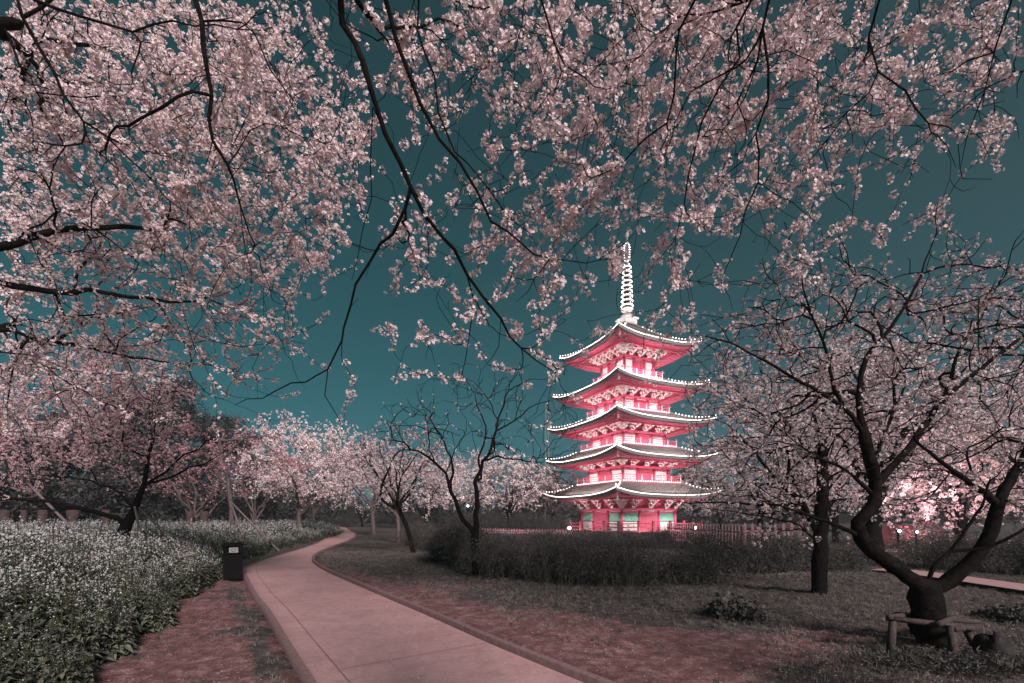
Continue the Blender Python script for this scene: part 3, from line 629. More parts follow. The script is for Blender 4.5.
for s in range(5):
    Mz = EC[s] - UP; e = EH[s]; b = BH[s]; zin = BALZ[s + 1] - .12 if s < 4 else 22.6; hin = BALH[s + 1] - .12 if s < 4 else .45
    def rz(v, u): return Mz + (zin - Mz) * (1 - v) ** 1.45 + UP * abs(u) ** 3.2 * v ** 2
    def rp(k, u, v, dz=0, dh=0): h = hin + (e - hin) * v + dh; return face(k, u * h, -h, rz(v, u) + dz)
    roof = MB(); nu, nv = 24, 8
    for k in range(4):
        b0 = len(roof.V)
        for j in range(nv + 1):
            for i in range(nu + 1): roof.V.append(rp(k, -1 + 2 * i / nu, j / nv))
        for j in range(nv):
            for i in range(nu):
                a = b0 + j * (nu + 1) + i; roof.F.append([a + nu + 1, a + nu + 2, a + 1, a]); roof.m.append(0)
        # fascia + eave board + soffit edge
        b1 = len(roof.V)
        for i in range(nu + 1):
            u = -1 + 2 * i / nu
            roof.V += [rp(k, u, 1), rp(k, u, 1, -.24, -.02), rp(k, u, 1, -.24, -.22)]
        for i in range(nu):
            for q in range(2):
                a = b1 + i * 3 + q; roof.F.append([a, a + 1, a + 4, a + 3]); roof.m.append(0)
        # tile rolls
        nt_ = int(e * 2 / .36)
        for i in range(nt_):
            x = -e + (i + .5) * 2 * e / nt_; v0 = max(0, (abs(x) - hin) / (e - hin)); pts = []
            for j in range(7):
                v = v0 + (1 - v0) * j / 6; h = hin + (e - hin) * v; pts.append(face(k, x, -h - (.03 if j == 6 else 0), rz(v, min(1, abs(x) / h)) + .02))
            if np.linalg.norm(pts[0] - pts[-1]) > .3: roof.tube(pts, .085, 5, 0)
        # hip ridge
        roof.tube([rp(k, -1, v, .10) for v in np.linspace(0, 1, 9)] , .15, 6, 0)
    ro = roof.make('roof', 'tile', PG)
    sf = MB(); nsu = 20
    for k in range(4):
        b0 = len(sf.V)
        rows_ = [(e - .22, -.24, 1.), (e - .24, -.40, 1.), (e - 1.3, -.18, .62), (b + .05, .22, .1)]
        for h, dz, lf in rows_:
            for i in range(nsu + 1):
                u = -1 + 2 * i / nsu; sf.V.append(face(k, u * h, -h, Mz + dz + UP * abs(u) ** 3.2 * lf))
        for j in range(3):
            for i in range(nsu):
                a = b0 + j * (nsu + 1) + i; sf.F.append([a, a + nsu + 1, a + nsu + 2, a + 1]); sf.m.append(0)
        nr = int(e * 2 / .42)
        for i in range(1, nr):      # rafters
            x = -e + i * 2 * e / nr; h0 = max(b + .1, abs(x) * 1.02 + .05)
            pts = []
            for h in np.linspace(e - .32, h0, 4):
                f_ = (h - b) / (e - b); pts.append(face(k, x, -h, Mz - .44 + .60 * (1 - f_) + UP * min(1, abs(x) / h) ** 3.2 * max(.1, f_ ** 1.6)))
            sf.tube(pts, .055, 4, 0)
        # thin cream line on the eave board
        sf.tube([face(k, u * (e - .25), -(e - .25), Mz - .32 + UP * abs(u) ** 3.2) for u in np.linspace(-1, 1, 21)], .03, 4, 1)
        # mid purlin
        zp = Mz - .34; hp = (e + b) / 2 + .15
        sf.box(face(k, 0, -hp, zp + .06), (hp * 2, .14, .16), 0, QR[k])
    sf.make('soffit', ['red', 'cream'], ro)
    # bead lights along eaves and hips
    ls = MB()
    for k in range(4):
        nb = int(e * 2 / .30)
        for i in range(nb + 1): ls.bead(rp(k, -1 + 2 * i / nb, 1, .07, .02), .055)
        ls.tube([rp(k, u, 1, .06, .02) for u in np.linspace(-1, 1, 25)], .02, 4)
        for v in np.linspace(.15, 1, int((e - hin) * 1.4 / .34)): ls.bead(rp(k, -1, v, .30), .062)
    tag(ls.make('light_string', 'led', ro), kind='stuff')
    for k in range(4):              # wind bells
        wb = MB(); c = rp(k, -.985, 1, -.45, -.12); wb.tube([c + (0, 0, .2), c + (0, 0, -.25)], .012, 4, 0)
        wb.lathe([(.03, 0), (.08, -.06), (.1, -.28), (.14, -.36)], c + (0, 0, -.25), 8, 0); wb.make('wind_bell', 'stone', ro)
    # bracket sets
    for k in range(4):
        for x, corner in [(x, 0) for x in np.linspace(-b * .62, b * .62, 3)] + [(-b, 1)]:
            br = MB(); sc_ = (e - b) / 3.4; z0 = BEAM[s] + .14; hgt = (Mz + .05) - z0
            rot = QR[k] @ np.array([[math.cos(-math.pi / 4), -math.sin(-math.pi / 4), 0], [math.sin(-math.pi / 4), math.cos(-math.pi / 4), 0], [0, 0, 1]]) if corner else QR[k]
            o_ = face(k, x, -b, z0)
            def bb(cx, cy, cz, d, mi): br.box(o_ + rot @ np.array([cx, cy, cz]), d, mi, rot)
            bb(0, -.1, .1, (.34, .3, .2), 1)
            for i in range(3):
                z = hgt * (.30 + .28 * i); out = .30 + .42 * i * sc_; w_ = (.6 + .38 * i) * (1.2 if corner else 1)
                bb(0, -out / 2, z - .09, (.13, out + .2, .13), 0); bb(0, -out, z, (w_, .12, .13), corner)
                for q in (-1, -.33, .33, 1): bb(q * w_ / 2, -out, z + .13, (.25, .22, .17), 1)
                bb(0, -out - .16, z - .03, (.22, .16, .26), 1)
                for q in (-1, 1):   # slanting cream braces
                    a = o_ + rot @ np.array([q * .12, -out * .7, z - hgt * .26]); c2 = o_ + rot @ np.array([q * w_ / 2, -out, z + .05]); br.tube([a, c2], .07, 4, 1)
            br.make('bracket', ['red', 'cream'], ro)
    # wall of the storey
    z0 = BALZ[s]; z1 = BEAM[s]; w = MB()
    w.box((0, 0, (z0 + z1) / 2), (2 * b - .2, 2 * b - .2, z1 - z0), 1)
    for k in range(4):
        fbox(w, k, (0, -b, z1 + .02), (2 * b + .3, .24, .24), 0); fbox(w, k, (0, -b + .02, z1 - .30), (2 * b - .2, .14, .1), 0)
        fbox(w, k, (0, -b + .02, z0 + .1), (2 * b, .16, .18), 0)
        fbox(w, k, (0, -b + .3, (z1 + Mz) / 2), (2 * b - .7, .1, Mz - z1 + .3), 0)
    wo = w.make('wall', ['red', 'cream'], PG)
    xs = [-b, -b * .36, b * .36]
    for k in range(4):
        for x in xs:
            c = MB(); p = face(k, x, -b + (.0), 0); c.lathe([(.15, z0), (.15, z1 - .1)], (p[0], p[1], 0), 10); c.make('column', 'red', wo, True)
        d = MB(); h = z1 - .36 - z0 - .2; zc = z0 + .2 + h / 2; ww = b * .72 - .3
        fbox(d, k, (0, -b + .04, zc), (ww, .08, h), 0)
        for q in (-1, 1):
            fbox(d, k, (q * ww / 4, -b - .015, zc + h * .18), (ww / 2 - .16, .03, h * .5), 1); fbox(d, k, (q * ww / 4, -b - .02, zc - h * .3), (ww / 2 - .16, .04, h * .25), 0)
            for g in np.linspace(-1, 1, 4): fbox(d, k, (q * ww / 4 + g * (ww / 4 - .1), -b - .04, zc + h * .18), (.03, .02, h * .5), 0)
        for g in np.linspace(-.5, .5, 5): fbox(d, k, (0, -b - .045, zc + h * .18 + g * h * .5), (ww - .1, .016, .03), 0)
        d.make('door', ['red', 'lattice'], wo)
        for q in (-1, 1):
            wn = MB(); xc = q * b * .68; ww2 = b * .64 - .34; gz = z0 + .2 + h * .55
            if s == 0:
                fbox(wn, k, (xc, -b + .05, (gz + z1 - .36) / 2), (ww2, .06, z1 - .36 - gz), 0); fbox(wn, k, (xc, -b + .03, gz - .04), (ww2, .12, .08), 1)
                for g in (-.33, .33): fbox(wn, k, (xc + g * ww2, -b + .015, (gz + z1 - .36) / 2), (.025, .02, z1 - .36 - gz), 0)
                wn.make('window', ['green', 'red_dark'], wo)
                pn = MB(); fbox(pn, k, (xc, -b + .05, (z0 + .2 + gz - .08) / 2), (ww2, .06, gz - .08 - z0 - .2), 0); pn.make('panel', 'cream', wo)
            else:
                fbox(wn, k, (xc, -b + .05, zc), (ww2, .06, h), 0)
                for g in (-.5, .5): fbox(wn, k, (xc + g * ww2, -b + .02, zc), (.05, .08, h), 1)
                wn.make('panel', ['cream', 'red'], wo)
    # balcony
    if s > 0:
        h = BALH[s]; bl = MB()
        bl.box((0, 0, z0 - .08), (2 * h, 2 * h, .16), 0); bo = bl.make('balcony', 'red', PG)
        rl = MB(); lt = MB()
        for k in range(4):
            for zz, t_ in ((.62, .07), (.40, .05), (.18, .05)): fbox(rl, k, (0, -h + .1, z0 + zz), (2 * h + (.3 if zz > .6 else -.1), t_, t_), 0)
            for x in np.linspace(-1, 1, 7): fbox(rl, k, (x * (h - .1), -h + .1, z0 + .34), (.08, .085, .66 if abs(x) < 1 else .9), 1)
            nb = int(2 * h / .3)
            for i in range(nb + 1): lt.bead(face(k, -h + 2 * h * i / nb, -h - .04, z0 - .02), .055)
        rl.make('railing', ['red', 'cream'], bo); tag(lt.make('light_string', 'led', bo), kind='stuff')
    # area lights added to wash each storey, in place of light from the beads
    for k in range(4):
        ld = bpy.data.lights.new('eave_light', 'AREA'); ld.shape = 'RECTANGLE'; ld.size = 2 * b; ld.size_y = .3
        ld.energy = 165 if s else 190; ld.color = (1, .88, .86); lo = bpy.data.objects.new('eave_light', ld); COL.objects.link(lo); lo.parent = PG
        hh = EH[s - 1] - .55 if s else 5.9; pos = face(k, 0, -hh, EC[s - 1] - UP + .55 if s else .12); tgt = face(k, 0, -b - .3, Mz - .4)
        lo.location = pos; lo.rotation_euler = Vector(tgt - pos).to_track_quat('-Z', 'Y').to_euler()
    if s:
        for k in range(4):
            ld = bpy.data.lights.new('balcony_light', 'AREA'); ld.shape = 'RECTANGLE'; ld.size = 2 * b; ld.size_y = .1; ld.energy = 60; ld.color = (1, .9, .88)
            lo = bpy.data.objects.new('balcony_light', ld); COL.objects.link(lo); lo.parent = PG; pos = face(k, 0, -BALH[s] + .25, BALZ[s] + .06); tgt = face(k, 0, -b, BALZ[s] + .9)
            lo.location = pos; lo.rotation_euler = Vector(tgt - pos).to_track_quat('-Z', 'Y').to_euler()
pf = MB(); pf.box((0, 0, -.15), (11.4, 11.4, .3), 0); pf.box((0, 0, -.02), (10.9, 10.9, .06), 0); po = pf.make('platform', 'stone', PG)
for k in range(4):
    rl = MB()
    for q in (-1, 1):
        for x in (5.3, 2.9, 1.1): 
            if not (x == 5.3 and q > 0): fbox(rl, k, (q * x, -5.3, .6), (.2, .2, 1.25), 0)
        for zz in (.95, .6, .25): fbox(rl, k, (q * 3.2, -5.3, zz), (4.2, .1, .1), 0)
    rl.make('railing', 'red_dark', po)
# spire
sp = MB(); sp.box((0, 0, 22.85), (1.5, 1.5, .6), 0); sp.box((0, 0, 23.25), (1.8, 1.8, .16), 0); sp.lathe([(.75, 23.3), (.7, 23.6), (.35, 23.9), (.3, 24.0), (.62, 24.25), (.7, 24.4), (.12, 24.42), (.1, 30.2), (.07, 32.4)], k=14)
so = sp.make('spire', 'stone', PG)
for i in range(9):
    z = 24.75 + i * .53; r_ = .60 - .025 * i; g = MB(); g.lathe([(r_ - .09, z - .1), (r_, z - .12), (r_, z + .12), (r_ - .09, z + .1), (r_ - .09, z - .1)], k=16)
    ro = g.make('ring', 'stone', so)
    lb = MB()
    for j in range(16): a = j * math.pi / 8; lb.bead(((r_ + .03) * math.cos(a), (r_ + .03) * math.sin(a), z), .062)
    for q in range(4): a = q * math.pi / 2; lb.bead((r_ * .9 * math.cos(a), r_ * .9 * math.sin(a), z + .25), .05)
    tag(lb.make('ring_lights', 'led', so), kind='stuff')
fi = MB()
for a in range(4):
    ca, sa = math.cos(a * math.pi / 2), math.sin(a * math.pi / 2)
    fi.tube([np.array([.1 * ca, .1 * sa, 29.7]), np.array([.38 * ca, .38 * sa, 30.1]), np.array([.34 * ca, .34 * sa, 31.]), np.array([.1 * ca, .1 * sa, 31.7])], .06, 5)
fi.lathe([(.05, 32.3), (.2, 32.45), (.22, 32.65), (.03, 32.95)], k=10)
fi.make('finial', 'stone', so)
lb = MB()
for a in range(4):
    ca, sa = math.cos(a * math.pi / 2), math.sin(a * math.pi / 2)
    for i in range(8): z = 29.7 + i * .27; r_ = .38 if 0 < i < 7 else .15; lb.bead((r_ * ca, r_ * sa, z), .07)
tag(lb.make('finial_lights', 'led', so), kind='stuff')
# spire wash
for x, y in ((-3., -3.), (3., -3.), (-3., 3.)):
    ld = bpy.data.lights.new('spire_light', 'SPOT'); ld.energy = 1900; ld.spot_size = math.radians(60); ld.color = (1, .9, .88); ld.shadow_soft_size = .2
    lo = bpy.data.objects.new('spire_light', ld); COL.objects.link(lo); lo.parent = PG; lo.location = (x, y, 21.4); lo.rotation_euler = Vector((-x, -y, 5)).to_track_quat('-Z', 'Y').to_euler()

def floodlight(loc, aim, label, energy, mtl='flood', size=.16, col=(1, .9, .88), angle=110):
    r = empty('floodlight', loc); tag(r, label, 'floodlight')
    a = MB(); a.tube([(0, 0, -.6), (0, 0, 0)], .04, 6); a.box((0, 0, 0), (size * 2.2, size * 1.2, size * 2)); a.make('housing', 'bin', r)
    b = MB(); b.lathe([(size * .3, -size), (size, -size * .4), (size, size * .4), (size * .3, size)], (0, -size * 1.2, 0), 10); b.make('lamp', mtl, r)
    ld = bpy.data.lights.new('flood', 'SPOT'); ld.energy = energy; ld.color = col; ld.spot_size = math.radians(angle); ld.spot_blend = .6; ld.shadow_soft_size = .25
    lo = bpy.data.objects.new('flood', ld); COL.objects.link(lo); lo.location = np.array(loc) + (0, 0, .35); lo.rotation_euler = Vector(np.array(aim, float) - np.array(loc) - (0, 0, .35)).to_track_quat('-Z', 'Y').to_euler()
floodlight(P(569, 528, 46), (10, 50, 4), 'bright floodlight lamp at the left foot of the pagoda', 300)
floodlight(P(695, 528, 45), (16, 48, 4), 'bright floodlight lamp at the right foot of the pagoda', 300)
floodlight(P(898, 531, 19), gp(900, 34, 7), 'small bluish lamp under the glowing pink trees at right, left of the other', 620, 'cyan_lamp', .06, (1, .62, .67), 160)
floodlight(P(916, 532, 19), gp(1040, 26, 7), 'small bluish lamp under the glowing pink trees at right, nearer the red flowers', 620, 'cyan_lamp', .05, (1, .62, .67), 160)
floodlight(P(468, 506, 58), gp(460, 60, 5), 'tiny cyan lamp glowing among the pink trees between the bare tree stems', 250, 'cyan_lamp', .15)

# ------------------------------------------------------------------ fences, mast, posts, panels
def picket(a, b, h, label, gap=.28, z=0.):
    root = empty('picket_fence', (0, 0, 0)); tag(root, label, 'fence', 'pink picket fences round the pagoda'); A, B = np.array(a), np.array(b); d = B - A; n = int(np.linalg.norm(d) / gap); u = d / np.linalg.norm(d)
    rot = np.array([[u[0], -u[1], 0], [u[1], u[0], 0], [0, 0, 1]])
    pk = MB()
    for i in range(n + 1):
        p = A + d * i / n; pk.box((p[0], p[1], z + h / 2), (.11, .03, h), 0, rot); pk.box((p[0], p[1], z + h + .04), (.11, .03, .08), 0, rot, .2)
    pk.make('slat_panel', 'pinkfence', root)
    rl = MB(); mm = (A + B) / 2
    for zz in (.25, .75): rl.box((mm[0] - u[1] * -.03, mm[1] + .03, z + h * zz), (np.linalg.norm(d), .04, .07), 0, rot)
    rl.make('rail', 'pinkfence', root)
picket(P(668, 0, 30)[:2], P(742, 0, 22)[:2], 1.15, 'pink picket fence just right of the pagoda')
picket(P(745, 0, 21.8)[:2], P(800, 0, 20.5)[:2], 1.25, 'pink picket fence left of the straight dark-trunked tree')
picket(P(480, 0, 44)[:2], P(572, 0, 40)[:2], .45, 'low pink picket fence running left from the pagoda base')
ms = empty('lattice_mast', (P(547, 0, 90)[0], 90, 0)); tag(ms, 'thin grey lattice mast with small lamps in the distance left of the pagoda', 'mast')
mm = MB(); H_ = 24.
for x, y in ((-.4, -.4), (.4, -.4), (.4, .4), (-.4, .4)): mm.tube([(x, y, 0), (x * .6, y * .6, H_)], .06, 4)
for i in range(24):
    z = i; q = 1 if i % 2 else -1; w_ = .4 - .16 * i / 24
    mm.tube([(-w_ * q, -w_, z), (w_ * q, -w_, z + 1)], .035, 3); mm.tube([(-w_, -w_ * q, z), (-w_, w_ * q, z + 1)], .035, 3)
mm.make('frame', 'mast', ms)
ml = MB()
for z in (16.5, 20.5, H_): ml.bead((0, -.5, z), .07)
ml.make('lamp', 'led', ms)
for i, (px, w_) in enumerate([(5, .5), (24, .34), (43, .5), (73, .55), (106, .45), (190, .5), (204, .6)]):
    p = gp(px, 27 if px < 150 else 33, 0); mb = MB(); mb.lathe([(w_ * .5, 0), (w_ * .45, .3), (w_ * .46, 1.5), (w_ * (.62 if i == 3 else .47), 1.95), (w_ * .4, 2.02)], p, 9)
    labs = ['brown post at the far left edge behind the white flowers', 'slimmest brown post, second from the left edge behind the white flowers', 'brown post below the dark leaning branch behind the white flowers', 'reddish brown post left of the leaning cherry trunk, widest of its row', 'brown post half hidden behind the leaning cherry trunk',
            'left one of two brown posts between the leaning cherry and the thin young tree', 'right one of two brown posts between the leaning cherry and the thin young tree']
    tag(mb.make('post', 'brownpost', None, True), labs[i], 'post', 'brown posts at the back of the flower field')
rp_ = empty('hoarding', gp(886, 24, 0)); tag(rp_, 'low red panel beside the thick upright trunk', 'panel')
mb = MB(); mb.box((1., 0, .62), (3.9, .06, 1.0)); mb.make('panel', 'hoarding', rp_)
mb = MB()
for x in (-.9, 1., 2.9): mb.box((x, .05, .55), (.08, .06, 1.3))
mb.make('post', 'rail_wood', rp_)

# ------------------------------------------------------------------ foliage templates: shrubs, meadow
def leaf_template(n, ln, wd, spread, seed, up=.3):
    q = np.random.default_rng(seed); V, Fq = [], []
    for i in range(n):
        c = q.normal(0, spread, 3); u = unit(q.normal(size=3) + (0, 0, up)); w = unit(np.cross(u, q.normal(size=3))); a, b = ln * q.uniform(.6, 1.3), wd * q.uniform(.7, 1.2); k = len(V)
        dr = np.array([0, 0, -a * .25])
        V += [c, c + u * a * .5 + w * b, c + u * a + dr, c + u * a * .5 - w * b]; Fq.append([k, k + 1, k + 2, k + 3])
    return np.array(V), np.array(Fq), np.zeros(n, int)
SHR = [leaf_template(7, .05, .0075, .07, 50 + i) for i in range(6)]
def hedge(label, spine, w, h, n, group=None, leaf='leaf_dark', nst=120, dens=1.):
    """loose row of arching shoots rising from a line on the ground, tips hanging out"""
    root = empty('hedge', (0, 0, 0)); tag(root, label, 'hedge', group); sp = np.array(spine, float); seg = np.linalg.norm(np.diff(sp, axis=0), axis=1); cum = np.concatenate([[0], np.cumsum(seg)])
    V, Fs, off, pts = [], [], 0, []
    nc = max(3, int(cum[-1] / (1.25 * max(1, w)))); cc = (np.arange(nc) + .5 + R.uniform(-.25, .25, nc)) * cum[-1] / nc; ch = R.uniform(.58, 1.15, nc)
    for i in range(nst):
        q_ = R.integers(nc); ds = R.normal(0, .32 * max(1, w)); s_ = float(np.clip(cc[q_] + ds, 0, cum[-1])); b = np.array([np.interp(s_, cum, sp[:, 0]), np.interp(s_, cum, sp[:, 1])]) + R.normal(0, w * .22, 2)
        hh = h * ch[q_] * math.exp(-(ds / (.95 * max(1, w))) ** 2) * R.uniform(.6, 1.1); a = R.uniform(0, 6.28); rr = w * R.uniform(.3, 1.); dx = np.array([math.cos(a), math.sin(a)]) * rr
        c = smooth_poly([(*b, 0), (*(b + dx * .25), hh * .7), (*(b + dx * .65), hh), (*(b + dx), hh * R.uniform(.35, .95))], .18)
        v, f = tube_arrays(c, np.linspace(.008, .003, len(c)), 3); V.append(v); Fs.append(f + off); off += len(v)
        for q in c[1:]:
            for _ in range(n): pts.append(q + R.normal(0, .09, 3))
    build('stems', np.vstack(V), [np.vstack(Fs)], 'twig', root)
    pts = np.array(pts); pts = pts[pts[:, 2] > .03]
    scatter('foliage', pts, R.uniform(.7, 1.5, len(pts)), SHR, [leaf], root)
hedge('main loose dark hedge of arching shoots between the bare tree and the straight dark-trunked tree', [(-.55, 11.8), (1.0, 10.6), (2.6, 10.2), (4.2, 10.4), (5.6, 11.2)], 1.0, 1.2, 2, nst=620)
hedge('dark mounded shrub just left of the bare tree trunk', [(-2.6, 16.), (-1.6, 14.2), (-1.2, 13.4)], .9, 1.45, 3, nst=230)
hedge('dark hedge behind the forked tree, right of the straight dark trunk', [(6.2, 12.), (8., 13.), (10.5, 13.6)], 1., 1.2, 4, nst=360)
hedge('reddish grey hedge at the right edge behind the side path', [(12.4, 13.6), (14.5, 12.), (18., 9.5)], 1.2, 1.5, 4, nst=360)
hedge('low dim hedge in front of the pink picket fence, left of the pagoda', [(-4., 26.), (0., 25.), (5., 24.), (10., 22.)], 1.2, .95, 3, nst=420)
hedge('dim shrubs along the verge under the cherry trees by the path', [(-6.4, 31.), (-5.2, 25.), (-3.6, 20.5)], 1.1, 1.35, 3, nst=260)
hedge('dark hedge closing the far end of the path', [(-30, 74), (-22., 76.), (-12., 72.), (0., 66.)], 2.2, 2.6, 5, nst=500)
hedge('long dim hedge at the back of the lawn left of the pagoda', [(-6., 46.), (0, 48), (6., 47.)], 1.5, 2.1, 4, nst=330)
RD = [leaf_template(6, .07, .025, .05, 90 + i) for i in range(4)]
def bush(label, c, r, h, n, leaf, name='bush', red=0):
    root = empty(name, (0, 0, 0)); tag(root, label, 'bush'); v = R.normal(size=(n, 3)); v /= np.linalg.norm(v, axis=1, keepdims=True); v *= R.uniform(.4, 1, (n, 1)) ** .5; v[:, 2] = abs(v[:, 2])
    pts = np.array([c[0], c[1], .03]) + v * np.array([r, r, h]) * (1 + .2 * np.sin(v[:, :1] * 9))
    scatter('foliage', pts, R.uniform(.7, 1.4, n), RD, [leaf], root)
    st = MB()
    for i in range(9): a = i * .7; st.tube([(c[0], c[1], -.02), (c[0] + r * .7 * math.cos(a), c[1] + r * .7 * math.sin(a), h * .8)], [.008, .003], 4)
    st.make('stems', 'bark', root)
    if red: scatter('flowers', pts[v[:, 2] > .3][:red], R.uniform(.8, 1.4, len(pts[v[:, 2] > .3][:red])), LOD[2], [M['redflower'], M['redflower']], root)
M['redflower'] = petal_mat('red_flower', (.42, .12, .16), (.34, .1, .13))
g = G(735, 621); bush('small dark low bush on the bare ground below the straight dark-trunked tree', g, .36, .26, 420, 'leaf_dark')
g = G(1016, 625); bush('small dark low plant at the right edge of the grass', g, .34, .14, 380, 'leaf_dark')
g = (19.8, 21.5); bush('bush with red flowers beside the red panel at right', (18.7, 20.6), 1.1, 1.3, 700, 'leaf_dark', red=60)

# ------------------------------------------------------------------ path, kerbs, ground
left_px = [(312, 680), (292, 648), (270, 612), (258, 597), (249, 581), (246, 574), (247, 569.5), (253, 565), (266, 559.5), (284, 554), (303, 548.5), (318, 543), (326, 538), (329, 533.5), (329, 530.2)]
right_px = [(575, 682), (494, 648), (431, 619), (369, 592), (340, 579), (328, 573.5), (316, 566.5), (312, 562), (314, 556.5), (324, 551), (336, 546.5), (348, 541.5), (355, 537), (354, 533), (349, 530.2)]
lw = [G(*q) for q in left_px]; rw = [G(*q) for q in right_px]
def extend(w, n): d = w[0] - w[1]; d = d / np.linalg.norm(d); return [w[0] + d * 9] + w
lw, rw = extend(lw, 0), extend(rw, 0)
lw = lw + [lw[-1] + np.array([-6., 14.])]; rw = rw + [rw[-1] + np.array([-6., 15.])]
def z0(a): return np.hstack([a, np.zeros((len(a), 1))])
ls_, rs_ = smooth_poly(z0(np.array(lw)), .25), smooth_poly(z0(np.array(rw)), .25)
def resamp(c, n):
    d = np.concatenate([[0], np.cumsum(np.linalg.norm(np.diff(c, axis=0), axis=1))]); t = np.linspace(0, 1, n) ** 1.0 * d[-1]
    return np.stack([np.interp(t, d, c[:, i]) for i in range(3)], -1)
NP = 420; pl, pr = resamp(ls_, NP), resamp(rs_, NP)
# match cross-sections: for every left point the right point nearest in normal direction (monotone)
idx = np.maximum.accumulate(np.array([np.argmin(np.linalg.norm(rs_ - p, axis=1)) for p in pl])); pr = rs_[idx]
ker = np.ones(9) / 9
for c_ in range(2): pr[4:-4, c_] = np.convolve(pr[:, c_], ker, 'valid')
mid = (pl + pr) / 2; arc = np.concatenate([[0], np.cumsum(np.linalg.norm(np.diff(mid, axis=0), axis=1))])
PATH_Z = .03
ws = [0, .13, .5, 1.]; V, Fq, UV = [], [], []
for i in range(NP):
    for w_ in ws: p = pl[i] + (pr[i] - pl[i]) * w_; V.append((p[0], p[1], PATH_Z)); UV.append((w_ * 2.45, arc[i]))
    V.append((pl[i][0], pl[i][1], -.12)); UV.append((0, arc[i]))
for i in range(NP - 1):
    a = i * 5
    for j in range(3): Fq.append([a + j, a + j + 1, a + j + 6, a + j + 5])
    Fq.append([a + 4, a, a + 5, a + 9])
po = build('path', V, [np.array(Fq)], 'path'); po['kind'] = 'structure'
uvl = po.data.uv_layers.new(name='UVMap'); li = np.zeros(len(po.data.loops), np.int32); po.data.loops.foreach_get('vertex_index', li); uvl.data.foreach_set('uv', np.array(UV)[li].ravel())
# joint lines: a border joint along the left and saw-cut joints across
M['joint'] = mat('joint', (.20, .12, .12), .9)
V, Fq = [], []
for i in range(NP):
    for w_ in (.129, .134): p = pl[i] + (pr[i] - pl[i]) * w_; V.append((p[0], p[1], PATH_Z + .004))
for i in range(NP - 1): Fq.append([2 * i, 2 * i + 1, 2 * i + 3, 2 * i + 2])
nx = 4.8
while nx < arc[-1] - 20:
    k = int(np.searchsorted(arc, nx)); a, b = pl[k] + (pr[k] - pl[k]) * .14, pr[k]; d = unit(np.array([b[1] - a[1], a[0] - b[0], 0])) * .006; q = len(V)
    V += [(*(a + d)[:2], PATH_Z + .004), (*(b + d)[:2], PATH_Z + .004), (*(b - d)[:2], PATH_Z + .004), (*(a - d)[:2], PATH_Z + .004)]; Fq.append([q, q + 3, q + 2, q + 1]); nx += 4.2
o = build('path_joint', V, [np.array(Fq)], 'joint'); o['kind'] = 'structure'
# right kerb
V, Fq = [], []
for i in range(NP):
    d = unit(pr[i] - pl[i])
    for off, z in ((.004, -.05), (.0, .10), (.012, .115), (.075, .115), (.09, .10), (.09, -.1)): p = pr[i] + d * off; V.append((p[0], p[1], z))
for i in range(NP - 1):
    for j in range(5): a = i * 6 + j; Fq.append([a, a + 1, a + 7, a + 6])
o = build('kerb', V, [np.array(Fq)], 'curb'); o['kind'] = 'structure'
V, Fq = [], []
for i in range(NP):
    d = unit(pl[i] - pr[i])
    for off, z in ((-.004, PATH_Z + .012), (.07, PATH_Z + .012), (.075, -.1)): p = pl[i] + d * off; V.append((p[0], p[1], z))
for i in range(NP - 1):
    for j in range(2): a = i * 3 + j; Fq.append([a + 1, a, a + 3, a + 4])
o = build('kerb', V, [np.array(Fq)], 'curb'); o['kind'] = 'structure'
# side path at right
sw = [np.array(q) for q in ((10.2, 12.6), (10.42, 12.1), (10.5, 11.), (10.45, 9.), (10.4, 6.), (10.4, 1.))]
sc_ = smooth_poly(z0(np.array(sw)), .4); V, Fq = [], []
for i in range(len(sc_)):
    t_ = unit(sc_[min(i + 1, len(sc_) - 1)] - sc_[max(i - 1, 0)]); nn = np.array([-t_[1], t_[0], 0]); w_ = .48
    for q in (-1, 1): p = sc_[i] + nn * q * w_; V.append((p[0], p[1], .17))
for i in range(len(sc_) - 1): Fq.append([2 * i, 2 * i + 2, 2 * i + 3, 2 * i + 1])
M['sidepath'] = noisy('pink_gravel', (.34, .2, .19), (.48, .3, .29), 12, .9, .3, .01)
o = build('side_path', V, [np.array(Fq)], 'sidepath'); o['kind'] = 'structure'
# ground sheet
def axis(lo, hi, a, b, d):
    x = [lo]
    mids = np.arange(a, b, d); o1 = a - np.cumsum(d * 1.13 ** np.arange(1, 80)); o2 = b + np.cumsum(d * 1.13 ** np.arange(1, 80))
    return np.concatenate([[lo], o1[o1 > lo][::-1], mids, o2[o2 < hi], [hi]])
gx, gy = axis(-320, 320, -9, 13, .11), axis(-60, 320, 2.5, 20, .11)
XX, YY = np.meshgrid(gx, gy); PX, PY = XX.ravel(), YY.ravel()
# signed side of path by nearest mid sample
midxy = mid[:, :2]; lxy, rxy = pl[:, :2], pr[:, :2]
dl = np.full(len(PX), 1e9); dr = np.full(len(PX), 1e9); ni = np.zeros(len(PX), int); best = np.full(len(PX), 1e9)
for i in range(0, NP, 2):
    d = (PX - midxy[i, 0]) ** 2 + (PY - midxy[i, 1]) ** 2; s_ = d < best; best[s_] = d[s_]; ni[s_] = i
tv = (rxy - lxy)[ni]; wl = np.linalg.norm(tv, axis=1); sd = ((PX - midxy[ni, 0]) * tv[:, 0] + (PY - midxy[ni, 1]) * tv[:, 1]) / wl      # + = right of path
rightd = sd - wl / 2 - .13; leftd = -sd - wl / 2 - .07
def sn(a, b, p): return np.sin(PX * a + p) * np.sin(PY * b + p * 1.7)
und = .03 * sn(1.3, 1.1, .4) + .02 * sn(2.9, 2.3, 1.2) + .012 * sn(7.3, 6.1, 2.) + .008 * R.normal(size=len(PX))
